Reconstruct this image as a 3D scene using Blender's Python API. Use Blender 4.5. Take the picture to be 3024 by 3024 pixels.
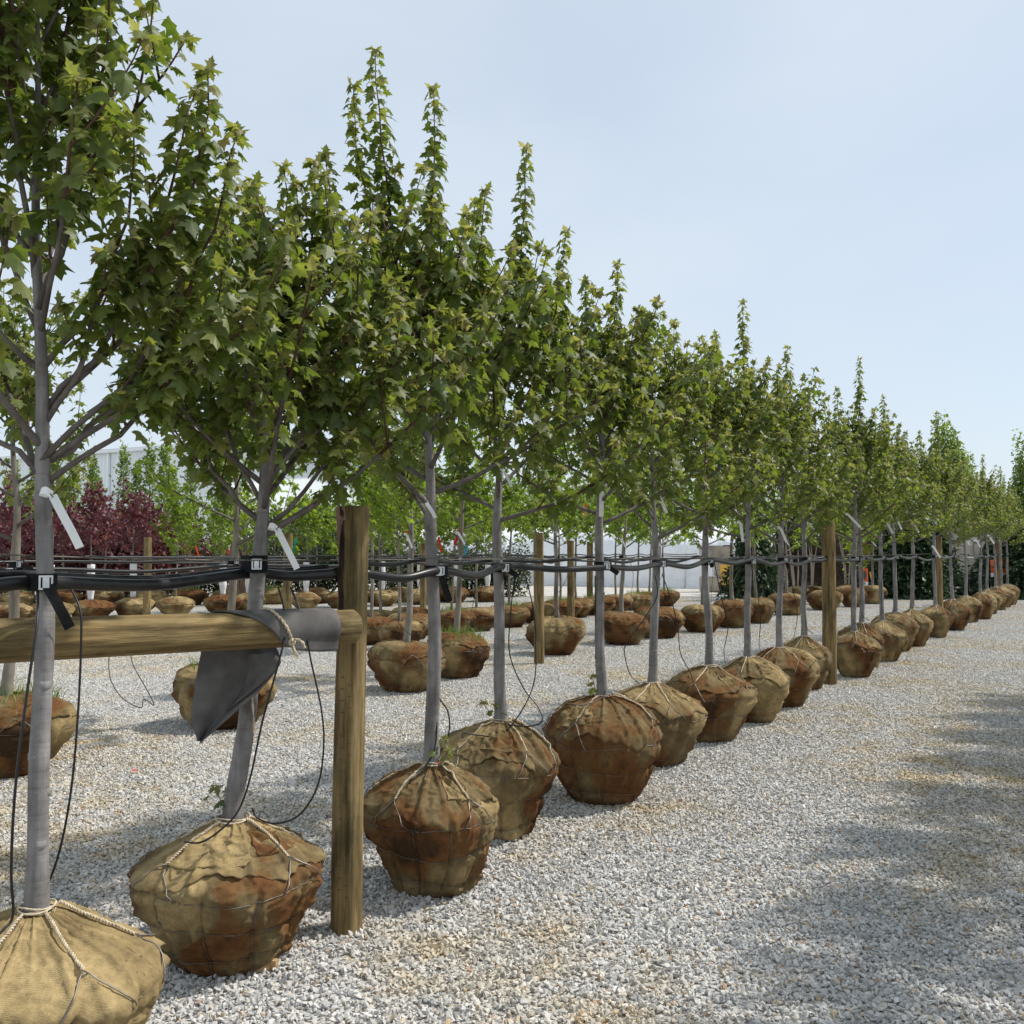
import bpy, bmesh, math, random
import numpy as np
from mathutils import Vector, Matrix
for o in list(bpy.data.objects): bpy.data.objects.remove(o)
SC = bpy.context.scene
COL = SC.collection
R = math.radians
# ------------------------------------------------------------------ camera
F = 2950.0; HC = 1.70; YH = 1628.0; CX = 1512.0
PIT = math.atan((YH - CX) / F)
cam = bpy.data.cameras.new('camera'); cam.sensor_width = 36; cam.lens = 36 * F / 3024
cam.clip_start = .05; cam.clip_end = 2000
camo = bpy.data.objects.new('camera', cam); COL.objects.link(camo)
camo.location = (0, 0, HC); camo.rotation_euler = (math.pi / 2 + PIT, 0, 0)
SC.camera = camo
# ------------------------------------------------------------------ light
SUN_EL = R(53); SUN_DIR = (.966, .259)            # horizontal direction towards the sun
W = bpy.data.worlds.new('World'); SC.world = W; W.use_nodes = True
nt = W.node_tree; N = nt.nodes; N.clear(); L = nt.links.new
out = N.new('ShaderNodeOutputWorld'); bg = N.new('ShaderNodeBackground'); bg.inputs[1].default_value = .13
sky = N.new('ShaderNodeTexSky'); sky.sky_type = 'NISHITA'; sky.sun_disc = False
sky.sun_elevation = SUN_EL; sky.sun_rotation = math.atan2(SUN_DIR[0], SUN_DIR[1])
sky.air_density = 1.0; sky.dust_density = 1.2; sky.ozone_density = 1.2; sky.altitude = 100
tc = N.new('ShaderNodeTexCoord'); mp = N.new('ShaderNodeMapping'); mp.inputs['Scale'].default_value = (1.1, 1.0, 2.2)
mp.inputs['Rotation'].default_value = (.3, .25, .4); mp.inputs['Location'].default_value = (.35, .1, .2)
nz = N.new('ShaderNodeTexNoise'); nz.inputs['Scale'].default_value = 2.1; nz.inputs['Detail'].default_value = 4; nz.inputs['Roughness'].default_value = .48
rp = N.new('ShaderNodeValToRGB'); rp.color_ramp.elements[0].position = .34; rp.color_ramp.elements[1].position = .72
rp.color_ramp.elements[0].color = (.68, .68, .68, 1); rp.color_ramp.elements[1].color = (.95, .95, .95, 1)
mx = N.new('ShaderNodeMix'); mx.data_type = 'RGBA'
mx.inputs['B'].default_value = (5.2, 5.85, 6.5, 1)
L(tc.outputs['Generated'], mp.inputs['Vector']); L(mp.outputs[0], nz.inputs['Vector']); L(nz.outputs['Fac'], rp.inputs[0])
L(rp.outputs[0], mx.inputs['Factor']); L(sky.outputs[0], mx.inputs['A']); L(mx.outputs['Result'], bg.inputs[0]); L(bg.outputs[0], out.inputs[0])
sun = bpy.data.lights.new('sun', 'SUN'); sun.energy = 4.1; sun.angle = R(1.9); sun.color = (1, .955, .89)
so = bpy.data.objects.new('sun', sun); COL.objects.link(so)
ce = math.cos(SUN_EL)
so.rotation_euler = Vector((-SUN_DIR[0] * ce, -SUN_DIR[1] * ce, -math.sin(SUN_EL))).to_track_quat('-Z', 'Y').to_euler()
so.location = (12, 4, 20)
vs = SC.view_settings; vs.view_transform = 'Standard'; vs.look = 'None'; vs.exposure = 0.15; vs.gamma = 1; vs.use_curve_mapping = False

# ------------------------------------------------------------------ helpers
def ray(x, y):
    u = (x - CX) / F; v = (CX - y) / F; c, s = math.cos(PIT), math.sin(PIT)
    return np.array([u, c - v * s, s + v * c])
def P(x, y, Y):
    d = ray(x, y); return np.array([0, 0, HC]) + d * (Y / d[1])
def GP(x, y):
    d = ray(x, y); return np.array([0, 0, HC]) + d * (-HC / d[2])
def XW(x, Y): return P(x, YH, Y)[0]

class Geo:
    def __init__(s): s.v = []; s.q = []; s.t = []; s.a = []; s.n = 0
    def add(s, v, q=None, t=None, a=0.0):
        v = np.asarray(v, float).reshape(-1, 3)
        if q is not None and len(q): s.q.append(np.asarray(q, np.int64).reshape(-1, 4) + s.n)
        if t is not None and len(t): s.t.append(np.asarray(t, np.int64).reshape(-1, 3) + s.n)
        s.a.append(np.broadcast_to(np.asarray(a, float), (len(v),))); s.v.append(v); s.n += len(v); return s
    def mesh(s, name, mat=None, smooth=False, attr=None):
        v = np.concatenate(s.v); me = bpy.data.meshes.new(name)
        q = np.concatenate(s.q) if s.q else np.zeros((0, 4), np.int64)
        t = np.concatenate(s.t) if s.t else np.zeros((0, 3), np.int64)
        me.vertices.add(len(v)); me.vertices.foreach_set('co', v.astype(np.float32).ravel())
        me.loops.add(q.size + t.size); me.loops.foreach_set('vertex_index', np.concatenate([q.ravel(), t.ravel()]).astype(np.int32))
        me.polygons.add(len(q) + len(t))
        st = np.concatenate([np.arange(len(q)) * 4, q.size + np.arange(len(t)) * 3]).astype(np.int32)
        me.polygons.foreach_set('loop_start', st)
        me.update(calc_edges=True)
        me.polygons.foreach_set('use_smooth', np.full(len(q) + len(t), smooth))
        if attr:
            at = me.attributes.new(attr, 'FLOAT', 'POINT'); at.data.foreach_set('value', np.concatenate(s.a).astype(np.float32))
        if mat: me.materials.append(mat)
        me.validate(); return me
    def obj(s, name, mat=None, parent=None, smooth=False, attr=None):
        return ob(name, s.mesh(name, mat, smooth, attr), parent)
def ob(name, data, parent=None, loc=None, rz=None):
    o = bpy.data.objects.new(name, data); COL.objects.link(o)
    if parent is not None: o.parent = parent
    if loc is not None: o.location = loc
    if rz is not None: o.rotation_euler = (0, 0, rz)
    return o
def empty(name, loc, rz=0.0):
    o = ob(name, None, None, tuple(loc), rz); o.empty_display_size = .1; return o
def tag(o, label=None, cat=None, group=None, kind=None):
    if label: o['label'] = label
    if cat: o['category'] = cat
    if group: o['group'] = group
    if kind: o['kind'] = kind
    return o
def nrm(a): a = np.asarray(a, float); return a / (np.linalg.norm(a, axis=-1, keepdims=True) + 1e-12)
def tube(pts, rad, sides=8, cap=True):
    pts = np.asarray(pts, float); n = len(pts); rad = np.broadcast_to(np.asarray(rad, float), (n,))
    T = np.gradient(pts, axis=0); T = nrm(T)
    up = np.array([0, 0, 1.]) if abs(T[0][2]) < .9 else np.array([1., 0, 0])
    A = np.zeros((n, 3)); a = nrm(np.cross(T[0], up))
    for i in range(n):
        a = a - T[i] * a.dot(T[i]); a = a / (np.linalg.norm(a) + 1e-12); A[i] = a
    B = np.cross(T, A); th = np.arange(sides) / sides * 2 * math.pi
    v = pts[:, None, :] + rad[:, None, None] * (np.cos(th)[None, :, None] * A[:, None, :] + np.sin(th)[None, :, None] * B[:, None, :])
    v = v.reshape(-1, 3); i = np.arange(n - 1)[:, None] * sides; j = np.arange(sides)[None, :]; k = (j + 1) % sides
    q = np.stack([i + j, i + k, i + sides + k, i + sides + j], -1).reshape(-1, 4); t = []
    if cap:
        c = len(v); v = np.vstack([v, pts[0], pts[-1]])
        for m in range(sides):
            t.append((c, (m + 1) % sides, m)); t.append((c + 1, (n - 1) * sides + m, (n - 1) * sides + (m + 1) % sides))
    return v, q, t
def smooth_path(p, per=8):
    p = np.asarray(p, float); e = np.vstack([2 * p[0] - p[1], p, 2 * p[-1] - p[-2]]); o = []
    for i in range(1, len(e) - 2):
        t = np.linspace(0, 1, per, endpoint=False)[:, None]; a, b, c, d = e[i - 1], e[i], e[i + 1], e[i + 2]
        o.append(.5 * (2 * b + (c - a) * t + (2 * a - 5 * b + 4 * c - d) * t ** 2 + (-a + 3 * b - 3 * c + d) * t ** 3))
    return np.vstack(o + [p[-1:]])
BOXQ = [(0, 3, 2, 1), (4, 5, 6, 7), (0, 1, 5, 4), (1, 2, 6, 5), (2, 3, 7, 6), (3, 0, 4, 7)]
def box(c, s, ax=None, ay=None, az=None):
    ax = np.array([1, 0, 0.]) if ax is None else np.asarray(ax); ay = np.array([0, 1., 0]) if ay is None else np.asarray(ay); az = np.array([0, 0, 1.]) if az is None else np.asarray(az)
    c = np.asarray(c, float); sx, sy, sz = [k / 2 for k in s]; v = []
    for z in (-1, 1):
        for x, y in ((-1, -1), (1, -1), (1, 1), (-1, 1)): v.append(c + ax * sx * x + ay * sy * y + az * sz * z)
    return np.array(v), BOXQ
def rod_sheet(Pn, th):
    """closed thick sheet from a grid of points (n,m,3)"""
    n, m, _ = Pn.shape; du = np.gradient(Pn, axis=0); dv = np.gradient(Pn, axis=1); nn = nrm(np.cross(du, dv))
    a = (Pn + nn * th / 2).reshape(-1, 3); b = (Pn - nn * th / 2).reshape(-1, 3); c = n * m; q = []
    for i in range(n - 1):
        for j in range(m - 1):
            k = i * m + j; q.append((k, k + m, k + m + 1, k + 1)); q.append((c + k, c + k + 1, c + k + m + 1, c + k + m))
    ed = [i * m for i in range(n)] + [(n - 1) * m + j for j in range(1, m)] + [i * m + m - 1 for i in range(n - 2, -1, -1)] + [j for j in range(m - 2, 0, -1)]
    for i in range(len(ed)):
        x, y = ed[i], ed[(i + 1) % len(ed)]; q.append((x, c + x, c + y, y))
    return np.vstack([a, b]), q
class Noise3:
    def __init__(s, seed, f, n=14):
        r = np.random.RandomState(seed); s.k = nrm(r.normal(size=(n, 3))) * f * r.uniform(.5, 1.6, (n, 1)); s.p = r.uniform(0, 6.28, n); s.n = n
    def __call__(s, p): return np.sin(np.asarray(p) @ s.k.T + s.p).sum(-1) / math.sqrt(s.n / 2)

# ------------------------------------------------------------------ materials
def newmat(name):
    m = bpy.data.materials.new(name); m.use_nodes = True; return m, m.node_tree.nodes, m.node_tree.links.new, m.node_tree.nodes['Principled BSDF']
def ramp(N, cols, pos=None):
    r = N.new('ShaderNodeValToRGB'); e = r.color_ramp.elements
    pos = pos or [i / (len(cols) - 1) for i in range(len(cols))]
    while len(e) < len(cols): e.new(.5)
    for i, (c, p) in enumerate(zip(cols, pos)): e[i].position = p; e[i].color = (*c, 1)
    return r
def coords(N, L, stretch=(1, 1, 1), world=False, rnd=True):
    m = N.new('ShaderNodeMapping'); m.inputs['Scale'].default_value = stretch
    if world: L(N.new('ShaderNodeNewGeometry').outputs['Position'], m.inputs['Vector'])
    else:
        L(N.new('ShaderNodeTexCoord').outputs['Object'], m.inputs['Vector'])
        if rnd:
            oi = N.new('ShaderNodeObjectInfo'); k = N.new('ShaderNodeMath'); k.operation = 'MULTIPLY'; k.inputs[1].default_value = 37
            L(oi.outputs['Random'], k.inputs[0]); L(k.outputs[0], m.inputs['Location'])
    return m
def noise(N, L, vec, sc, det=4, rough=.55):
    n = N.new('ShaderNodeTexNoise'); n.inputs['Scale'].default_value = sc; n.inputs['Detail'].default_value = det; n.inputs['Roughness'].default_value = rough
    L(vec.outputs[0], n.inputs['Vector']); return n
def pm(name, cols, sc=3, rough=.8, stretch=(1, 1, 1), bump=0, bsc=20, spec=.3, metal=0, pos=None, world=False, det=5, bdist=.01):
    m, N, L, b = newmat(name); c = coords(N, L, stretch, world); n = noise(N, L, c, sc, det)
    r = ramp(N, cols, pos or [.3 + .4 * i / max(1, len(cols) - 1) for i in range(len(cols))])
    L(n.outputs['Fac'], r.inputs[0]); L(r.outputs[0], b.inputs['Base Color'])
    b.inputs['Roughness'].default_value = rough; b.inputs['Specular IOR Level'].default_value = spec; b.inputs['Metallic'].default_value = metal
    if bump:
        n2 = noise(N, L, c, bsc, 4, .6); bp = N.new('ShaderNodeBump'); bp.inputs['Strength'].default_value = bump; bp.inputs['Distance'].default_value = bdist
        L(n2.outputs['Fac'], bp.inputs['Height']); L(bp.outputs[0], b.inputs['Normal'])
    return m
def leafmat(name, cols, pos, trans=.35, rough=.5, tsat=1.5):
    m, N, L, b = newmat(name); a = N.new('ShaderNodeAttribute'); a.attribute_name = 'tint'
    r = ramp(N, cols, pos); L(a.outputs['Fac'], r.inputs[0])
    c = coords(N, L, (1, 1, 1), True); n = noise(N, L, c, 26, 2); hs = N.new('ShaderNodeHueSaturation')
    mr = N.new('ShaderNodeMapRange'); mr.inputs[1].default_value = .3; mr.inputs[2].default_value = .7; mr.inputs[3].default_value = .75; mr.inputs[4].default_value = 1.25
    L(n.outputs['Fac'], mr.inputs[0]); L(mr.outputs[0], hs.inputs['Value']); L(r.outputs[0], hs.inputs['Color'])
    L(hs.outputs[0], b.inputs['Base Color']); b.inputs['Roughness'].default_value = rough; b.inputs['Specular IOR Level'].default_value = .5
    tr = N.new('ShaderNodeBsdfTranslucent'); mm = N.new('ShaderNodeMix'); mm.data_type = 'RGBA'; mm.blend_type = 'MULTIPLY'; mm.inputs['Factor'].default_value = 1
    mm.inputs['B'].default_value = (tsat * 1.05, tsat * 1.1, tsat * .45, 1); L(hs.outputs[0], mm.inputs['A']); L(mm.outputs['Result'], tr.inputs['Color'])
    mx = N.new('ShaderNodeMixShader'); mx.inputs[0].default_value = trans
    L(b.outputs[0], mx.inputs[1]); L(tr.outputs[0], mx.inputs[2]); L(mx.outputs[0], N['Material Output'].inputs['Surface']); return m
M = {}
M['leaf'] = leafmat('maple leaf', [(.066, .102, .020), (.120, .155, .036), (.19, .205, .060), (.265, .24, .13), (.34, .245, .175)], [0, .36, .6, .8, 1], .48)
M['leaf2'] = leafmat('bright leaf', [(.11, .17, .018), (.18, .25, .03), (.27, .33, .045)], [0, .5, 1], .5)
M['leafp'] = leafmat('purple leaf', [(.075, .016, .028), (.14, .032, .05), (.20, .09, .08)], [0, .5, 1], .3)
M['leafo'] = leafmat('olive leaf', [(.02, .035, .012), (.045, .07, .02), (.09, .10, .04)], [0, .5, 1], .25)
M['leafd'] = leafmat('evergreen needle', [(.010, .026, .012), (.026, .056, .020), (.06, .10, .035)], [0, .5, 1], .15)
M['leafr'] = leafmat('coral flower', [(.45, .07, .05), (.6, .14, .10)], [0, 1], .3)
M['leaft'] = leafmat('fresh spire leaf', [(.09, .14, .035), (.16, .22, .06), (.24, .30, .09)], [0, .5, 1], .4)
M['grass'] = leafmat('grass blade', [(.06, .12, .02), (.13, .22, .045), (.28, .28, .11)], [0, .6, 1], .4)
def barkmat(name, cols, pos):
    m, N, L, b = newmat(name); c = coords(N, L, (1, 1, .9)); n = noise(N, L, c, 7, 6, .62); r = ramp(N, cols, pos); L(n.outputs['Fac'], r.inputs[0])
    c2 = coords(N, L, (26, 26, 2.2)); n2 = noise(N, L, c2, 1.6, 4, .6); c3 = coords(N, L, (5, 5, 62)); n3 = noise(N, L, c3, 1.0, 3, .5)
    r2 = ramp(N, [(.74, .73, .72), (1.1, 1.1, 1.1)], [.3, .65]); L(n2.outputs['Fac'], r2.inputs[0]); r3 = ramp(N, [(1, 1, 1), (.76, .73, .70)], [.60, .74]); L(n3.outputs['Fac'], r3.inputs[0])
    a = N.new('ShaderNodeMix'); a.data_type = 'RGBA'; a.blend_type = 'MULTIPLY'; a.inputs['Factor'].default_value = 1; L(r.outputs[0], a.inputs['A']); L(r2.outputs[0], a.inputs['B'])
    d = N.new('ShaderNodeMix'); d.data_type = 'RGBA'; d.blend_type = 'MULTIPLY'; d.inputs['Factor'].default_value = 1; L(a.outputs['Result'], d.inputs['A']); L(r3.outputs[0], d.inputs['B']); L(d.outputs['Result'], b.inputs['Base Color'])
    b.inputs['Roughness'].default_value = .8; b.inputs['Specular IOR Level'].default_value = .25; s_ = N.new('ShaderNodeMath'); s_.operation = 'SUBTRACT'; L(n2.outputs['Fac'], s_.inputs[0]); L(n3.outputs['Fac'], s_.inputs[1])
    bp = N.new('ShaderNodeBump'); bp.inputs['Strength'].default_value = .5; bp.inputs['Distance'].default_value = .005; L(s_.outputs[0], bp.inputs['Height']); L(bp.outputs[0], b.inputs['Normal']); return m
M['bark'] = barkmat('grey bark', [(.12, .11, .105), (.215, .205, .20), (.30, .288, .28)], [.28, .5, .72])
M['limb'] = barkmat('brown grey limb bark', [(.075, .062, .055), (.135, .118, .108), (.21, .19, .178)], [.28, .5, .72])
M['bark2'] = pm('brown grey bark', [(.10, .085, .065), (.21, .185, .15), (.28, .255, .22)], 8, .9, (1, 1, .35), .6, 30, .2)
M['twig'] = pm('red brown twig', [(.035, .018, .014), (.085, .042, .03), (.14, .09, .07)], 6, .7, (1, 1, 1), .2, 60, .3)
M['palebark'] = pm('pale stem bark', [(.36, .30, .23), (.5, .44, .35)], 6, .8)
def woodmat():
    m, N, L, b = newmat('treated post wood'); c = coords(N, L, (11, 11, .8)); n = noise(N, L, c, 2.6, 7, .66); r = ramp(N, [(.046, .036, .019), (.15, .110, .052), (.25, .19, .095), (.37, .295, .17)], [.28, .43, .57, .78]); L(n.outputs['Fac'], r.inputs[0])
    c2 = coords(N, L, (1, 1, .45)); n2 = noise(N, L, c2, 5, 6, .65); r2 = ramp(N, [(.42, .44, .40), (.95, .92, .86), (1.25, 1.15, 1.0)], [.34, .5, .68]); L(n2.outputs['Fac'], r2.inputs[0])
    a = N.new('ShaderNodeMix'); a.data_type = 'RGBA'; a.blend_type = 'MULTIPLY'; a.inputs['Factor'].default_value = 1; L(r.outputs[0], a.inputs['A']); L(r2.outputs[0], a.inputs['B'])
    v = N.new('ShaderNodeTexVoronoi'); v.inputs['Scale'].default_value = 6.5; c4 = coords(N, L, (1, 1, .55)); L(c4.outputs[0], v.inputs['Vector']); r4 = ramp(N, [(.25, .18, .12), (.7, .6, .5), (1, 1, 1)], [.03, .08, .13]); L(v.outputs['Distance'], r4.inputs[0])
    d = N.new('ShaderNodeMix'); d.data_type = 'RGBA'; d.blend_type = 'MULTIPLY'; d.inputs['Factor'].default_value = 1; L(a.outputs['Result'], d.inputs['A']); L(r4.outputs[0], d.inputs['B']); L(d.outputs['Result'], b.inputs['Base Color'])
    b.inputs['Roughness'].default_value = .85; b.inputs['Specular IOR Level'].default_value = .2; c3 = coords(N, L, (30, 30, 1.6)); n3 = noise(N, L, c3, 1.6, 5, .65); bp = N.new('ShaderNodeBump'); bp.inputs['Strength'].default_value = .9; bp.inputs['Distance'].default_value = .010; L(n3.outputs['Fac'], bp.inputs['Height']); L(bp.outputs[0], b.inputs['Normal']); return m
M['wood'] = woodmat()
M['wood_end'] = pm('post end grain', [(.16, .10, .045), (.30, .2, .1)], 14, .9, (1, 1, 1), .5, 50, .2)
M['wood_cut'] = pm('incised wood', [(.05, .032, .014), (.09, .06, .03)], 20, .9)
M['barkflake'] = pm('bark flake', [(.02, .015, .012), (.07, .045, .035)], 22, .95, (1, 1, .4), .7, 40, .1)
M['barkpink'] = pm('dry bark flap', [(.16, .09, .07), (.30, .19, .16)], 14, .95, (1, 1, .4), .5, 40, .1)
M['chip'] = pm('fresh cut wood', [(.36, .23, .10), (.50, .34, .17)], 12, .8, (1, 6, 6), .3, 30, .2)
M['rope'] = pm('natural rope', [(.42, .33, .21), (.62, .52, .37), (.76, .68, .54)], 60, .9, (1, 1, 1), .6, 200, .1)
M['rope_d'] = pm('weathered rope', [(.24, .15, .08), (.40, .28, .15)], 60, .9, (1, 1, 1), .6, 200, .1)
M['wire'] = pm('basket wire', [(.10, .085, .07), (.30, .29, .27)], 12, .45, metal=.7, spec=.5)
M['pipe'] = pm('black polyethylene', [(.006, .006, .007), (.014, .014, .015)], 8, .38, spec=.45)
M['tube'] = pm('black drip tube', [(.005, .005, .006), (.012, .012, .013)], 8, .42, spec=.4)
M['strap'] = pm('black webbing', [(.006, .006, .007), (.016, .016, .018)], 40, .8, (1, 1, 1), .4, 300, .2)
M['metal'] = pm('zinc buckle', [(.38, .40, .41), (.62, .64, .65)], 20, .35, metal=.85, spec=.5)
M['cable'] = pm('weathered cable', [(.09, .08, .065), (.2, .18, .15)], 30, .6, metal=.3)
M['paper'] = pm('white paper tag', [(.70, .71, .70), (.80, .81, .80)], 9, .55)
M['ink'] = pm('black ink', [(.015, .015, .015), (.03, .03, .03)], 9, .7)
M['felt'] = pm('grey felt', [(.082, .078, .076), (.118, .112, .108), (.16, .15, .145)], 5, .95, (1, 1, 1), .45, 380, .1, bdist=.003, pos=[.36, .5, .62])
M['wrap'] = pm('white trunk wrap', [(.66, .66, .66), (.78, .78, .78)], 12, .7, (1, 1, 3), .3, 18)
M['fo'] = pm('orange flagging', [(.75, .10, .015), (.82, .16, .03)], 9, .5)
M['fr'] = pm('red flagging', [(.55, .02, .02), (.65, .04, .03)], 9, .5)
M['fg'] = pm('green flagging', [(.0, .22, .14), (.01, .30, .2)], 9, .5)
M['fb'] = pm('blue flagging', [(.02, .25, .45), (.03, .32, .52)], 9, .5)
M['steel'] = pm('white metal siding', [(.74, .79, .82), (.80, .84, .86)], .5, .5, (1, 1, .2), spec=.4)
M['steeld'] = pm('grey trim', [(.36, .39, .41), (.44, .46, .48)], 1, .5)
M['roofm'] = pm('pale metal roof', [(.55, .58, .60), (.64, .66, .68)], .6, .45, spec=.4)
M['poly'] = pm('white poly sheet', [(.78, .79, .80), (.86, .87, .88), (.90, .90, .91)], 1.6, .42, (1, 1, 1), .6, 5, .4, bdist=.08)
M['conc'] = pm('precast concrete', [(.24, .21, .175), (.40, .36, .30), (.50, .46, .39)], 1.8, .9, (1, 1, 1), .6, 12, .2)
M['mulch'] = pm('dark mulch', [(.006, .005, .004), (.022, .015, .011), (.05, .034, .024)], 9, 1., (1, 1, 1), 1., 25, .1, bdist=.05)
M['yel'] = pm('yellow machine paint', [(.62, .33, .02), (.72, .40, .03)], 3, .45, spec=.45)
M['rubber'] = pm('tyre rubber', [(.012, .012, .012), (.03, .03, .03)], 9, .85)
M['signo'] = pm('orange sign face', [(.60, .10, .03), (.68, .14, .04)], 5, .5)
M['signd'] = pm('dark printed picture', [(.035, .05, .04), (.09, .11, .09)], 14, .6)
def burlap():
    m, N, L, b = newmat('burlap'); a = N.new('ShaderNodeAttribute'); a.attribute_name = 'rust'
    c = coords(N, L, (1, 1, 1)); n = noise(N, L, c, 5, 6, .6); n2 = noise(N, L, c, 34, 4, .65)
    ad = N.new('ShaderNodeMath'); ad.operation = 'MULTIPLY_ADD'; ad.inputs[1].default_value = .55; L(n.outputs['Fac'], ad.inputs[0])
    s = N.new('ShaderNodeMath'); s.operation = 'ADD'; s.inputs[1].default_value = -.275; L(a.outputs['Fac'], s.inputs[0]); L(s.outputs[0], ad.inputs[2])
    r = ramp(N, [(.37, .275, .135), (.262, .192, .092), (.158, .116, .058), (.15, .083, .034), (.135, .060, .023), (.055, .032, .016)], [0, .24, .46, .62, .80, 1])
    L(ad.outputs[0], r.inputs[0])
    mr = N.new('ShaderNodeMapRange'); mr.inputs[1].default_value = .25; mr.inputs[2].default_value = .75; mr.inputs[3].default_value = .68; mr.inputs[4].default_value = 1.28
    L(n2.outputs['Fac'], mr.inputs[0]); hs = N.new('ShaderNodeHueSaturation'); L(mr.outputs[0], hs.inputs['Value']); L(r.outputs[0], hs.inputs['Color'])
    L(hs.outputs[0], b.inputs['Base Color']); b.inputs['Roughness'].default_value = .95; b.inputs['Specular IOR Level'].default_value = .12
    w1 = N.new('ShaderNodeTexWave'); w1.bands_direction = 'Z'; w1.inputs['Scale'].default_value = 95; w1.inputs['Distortion'].default_value = 2.5; L(c.outputs[0], w1.inputs['Vector'])
    n3 = noise(N, L, c, 130, 3, .6); mi = N.new('ShaderNodeMath'); mi.operation = 'MULTIPLY_ADD'; mi.inputs[1].default_value = .35
    L(w1.outputs['Fac'], mi.inputs[0]); L(n3.outputs['Fac'], mi.inputs[2])
    bp = N.new('ShaderNodeBump'); bp.inputs['Strength'].default_value = .55; bp.inputs['Distance'].default_value = .004; L(mi.outputs[0], bp.inputs['Height'])
    c5 = coords(N, L, (1, 1, 1.7)); n4 = N.new('ShaderNodeTexNoise'); n4.noise_type = 'RIDGED_MULTIFRACTAL'; n4.inputs['Scale'].default_value = 7.5; n4.inputs['Detail'].default_value = 4; L(c5.outputs[0], n4.inputs['Vector'])
    bp2 = N.new('ShaderNodeBump'); bp2.inputs['Strength'].default_value = .55; bp2.inputs['Distance'].default_value = .012
    L(n4.outputs['Fac'], bp2.inputs['Height']); L(bp.outputs[0], bp2.inputs['Normal']); L(bp2.outputs[0], b.inputs['Normal']); return m
M['burlap'] = burlap()
def gravelmat(name, island):
    m, N, L, b = newmat(name); c = coords(N, L, (1, 1, 1), True)
    if island:
        g = N.new('ShaderNodeNewGeometry'); oi = N.new('ShaderNodeObjectInfo'); ad = N.new('ShaderNodeMath'); ad.operation = 'ADD'; fr = N.new('ShaderNodeMath'); fr.operation = 'FRACT'
        L(g.outputs['Random Per Island'], ad.inputs[0]); L(oi.outputs['Random'], ad.inputs[1]); L(ad.outputs[0], fr.inputs[0]); src = fr.outputs[0]
    else:
        v = N.new('ShaderNodeTexVoronoi'); v.inputs['Scale'].default_value = 42; L(c.outputs[0], v.inputs['Vector'])
        sp = N.new('ShaderNodeSeparateColor'); L(v.outputs['Color'], sp.inputs[0]); src = sp.outputs[0]
        bp = N.new('ShaderNodeBump'); bp.inputs['Strength'].default_value = 1; bp.inputs['Distance'].default_value = .02; bp.invert = True
        L(v.outputs['Distance'], bp.inputs['Height']); L(bp.outputs[0], b.inputs['Normal'])
    r = ramp(N, [(.33, .325, .31), (.42, .415, .40), (.50, .49, .47), (.55, .535, .50), (.61, .60, .585), (.48, .39, .26), (.36, .25, .18)], [0, .18, .45, .66, .88, .965, 1])
    L(src, r.inputs[0])
    n = noise(N, L, c, .42, 5, .6); r2 = ramp(N, [(0, 0, 0), (1, 1, 1)], [.46, .66]); L(n.outputs['Fac'], r2.inputs[0])
    n5 = noise(N, L, c, 3.1, 3, .6); r3 = ramp(N, [(.15, .15, .15), (1, 1, 1)], [.4, .62]); L(n5.outputs['Fac'], r3.inputs[0])
    ml = N.new('ShaderNodeMath'); ml.operation = 'MULTIPLY'; L(r2.outputs[0], ml.inputs[0]); L(r3.outputs[0], ml.inputs[1])
    mx = N.new('ShaderNodeMix'); mx.data_type = 'RGBA'; mx.blend_type = 'MULTIPLY'; mx.inputs['B'].default_value = (.97, .80, .50, 1)
    L(ml.outputs[0], mx.inputs['Factor']); L(r.outputs[0], mx.inputs['A']); L(mx.outputs['Result'], b.inputs['Base Color'])
    b.inputs['Roughness'].default_value = .85; b.inputs['Specular IOR Level'].default_value = .25; return m
M['stone'] = gravelmat('crushed stone', True); M['ground'] = gravelmat('gravel ground', False)

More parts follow.
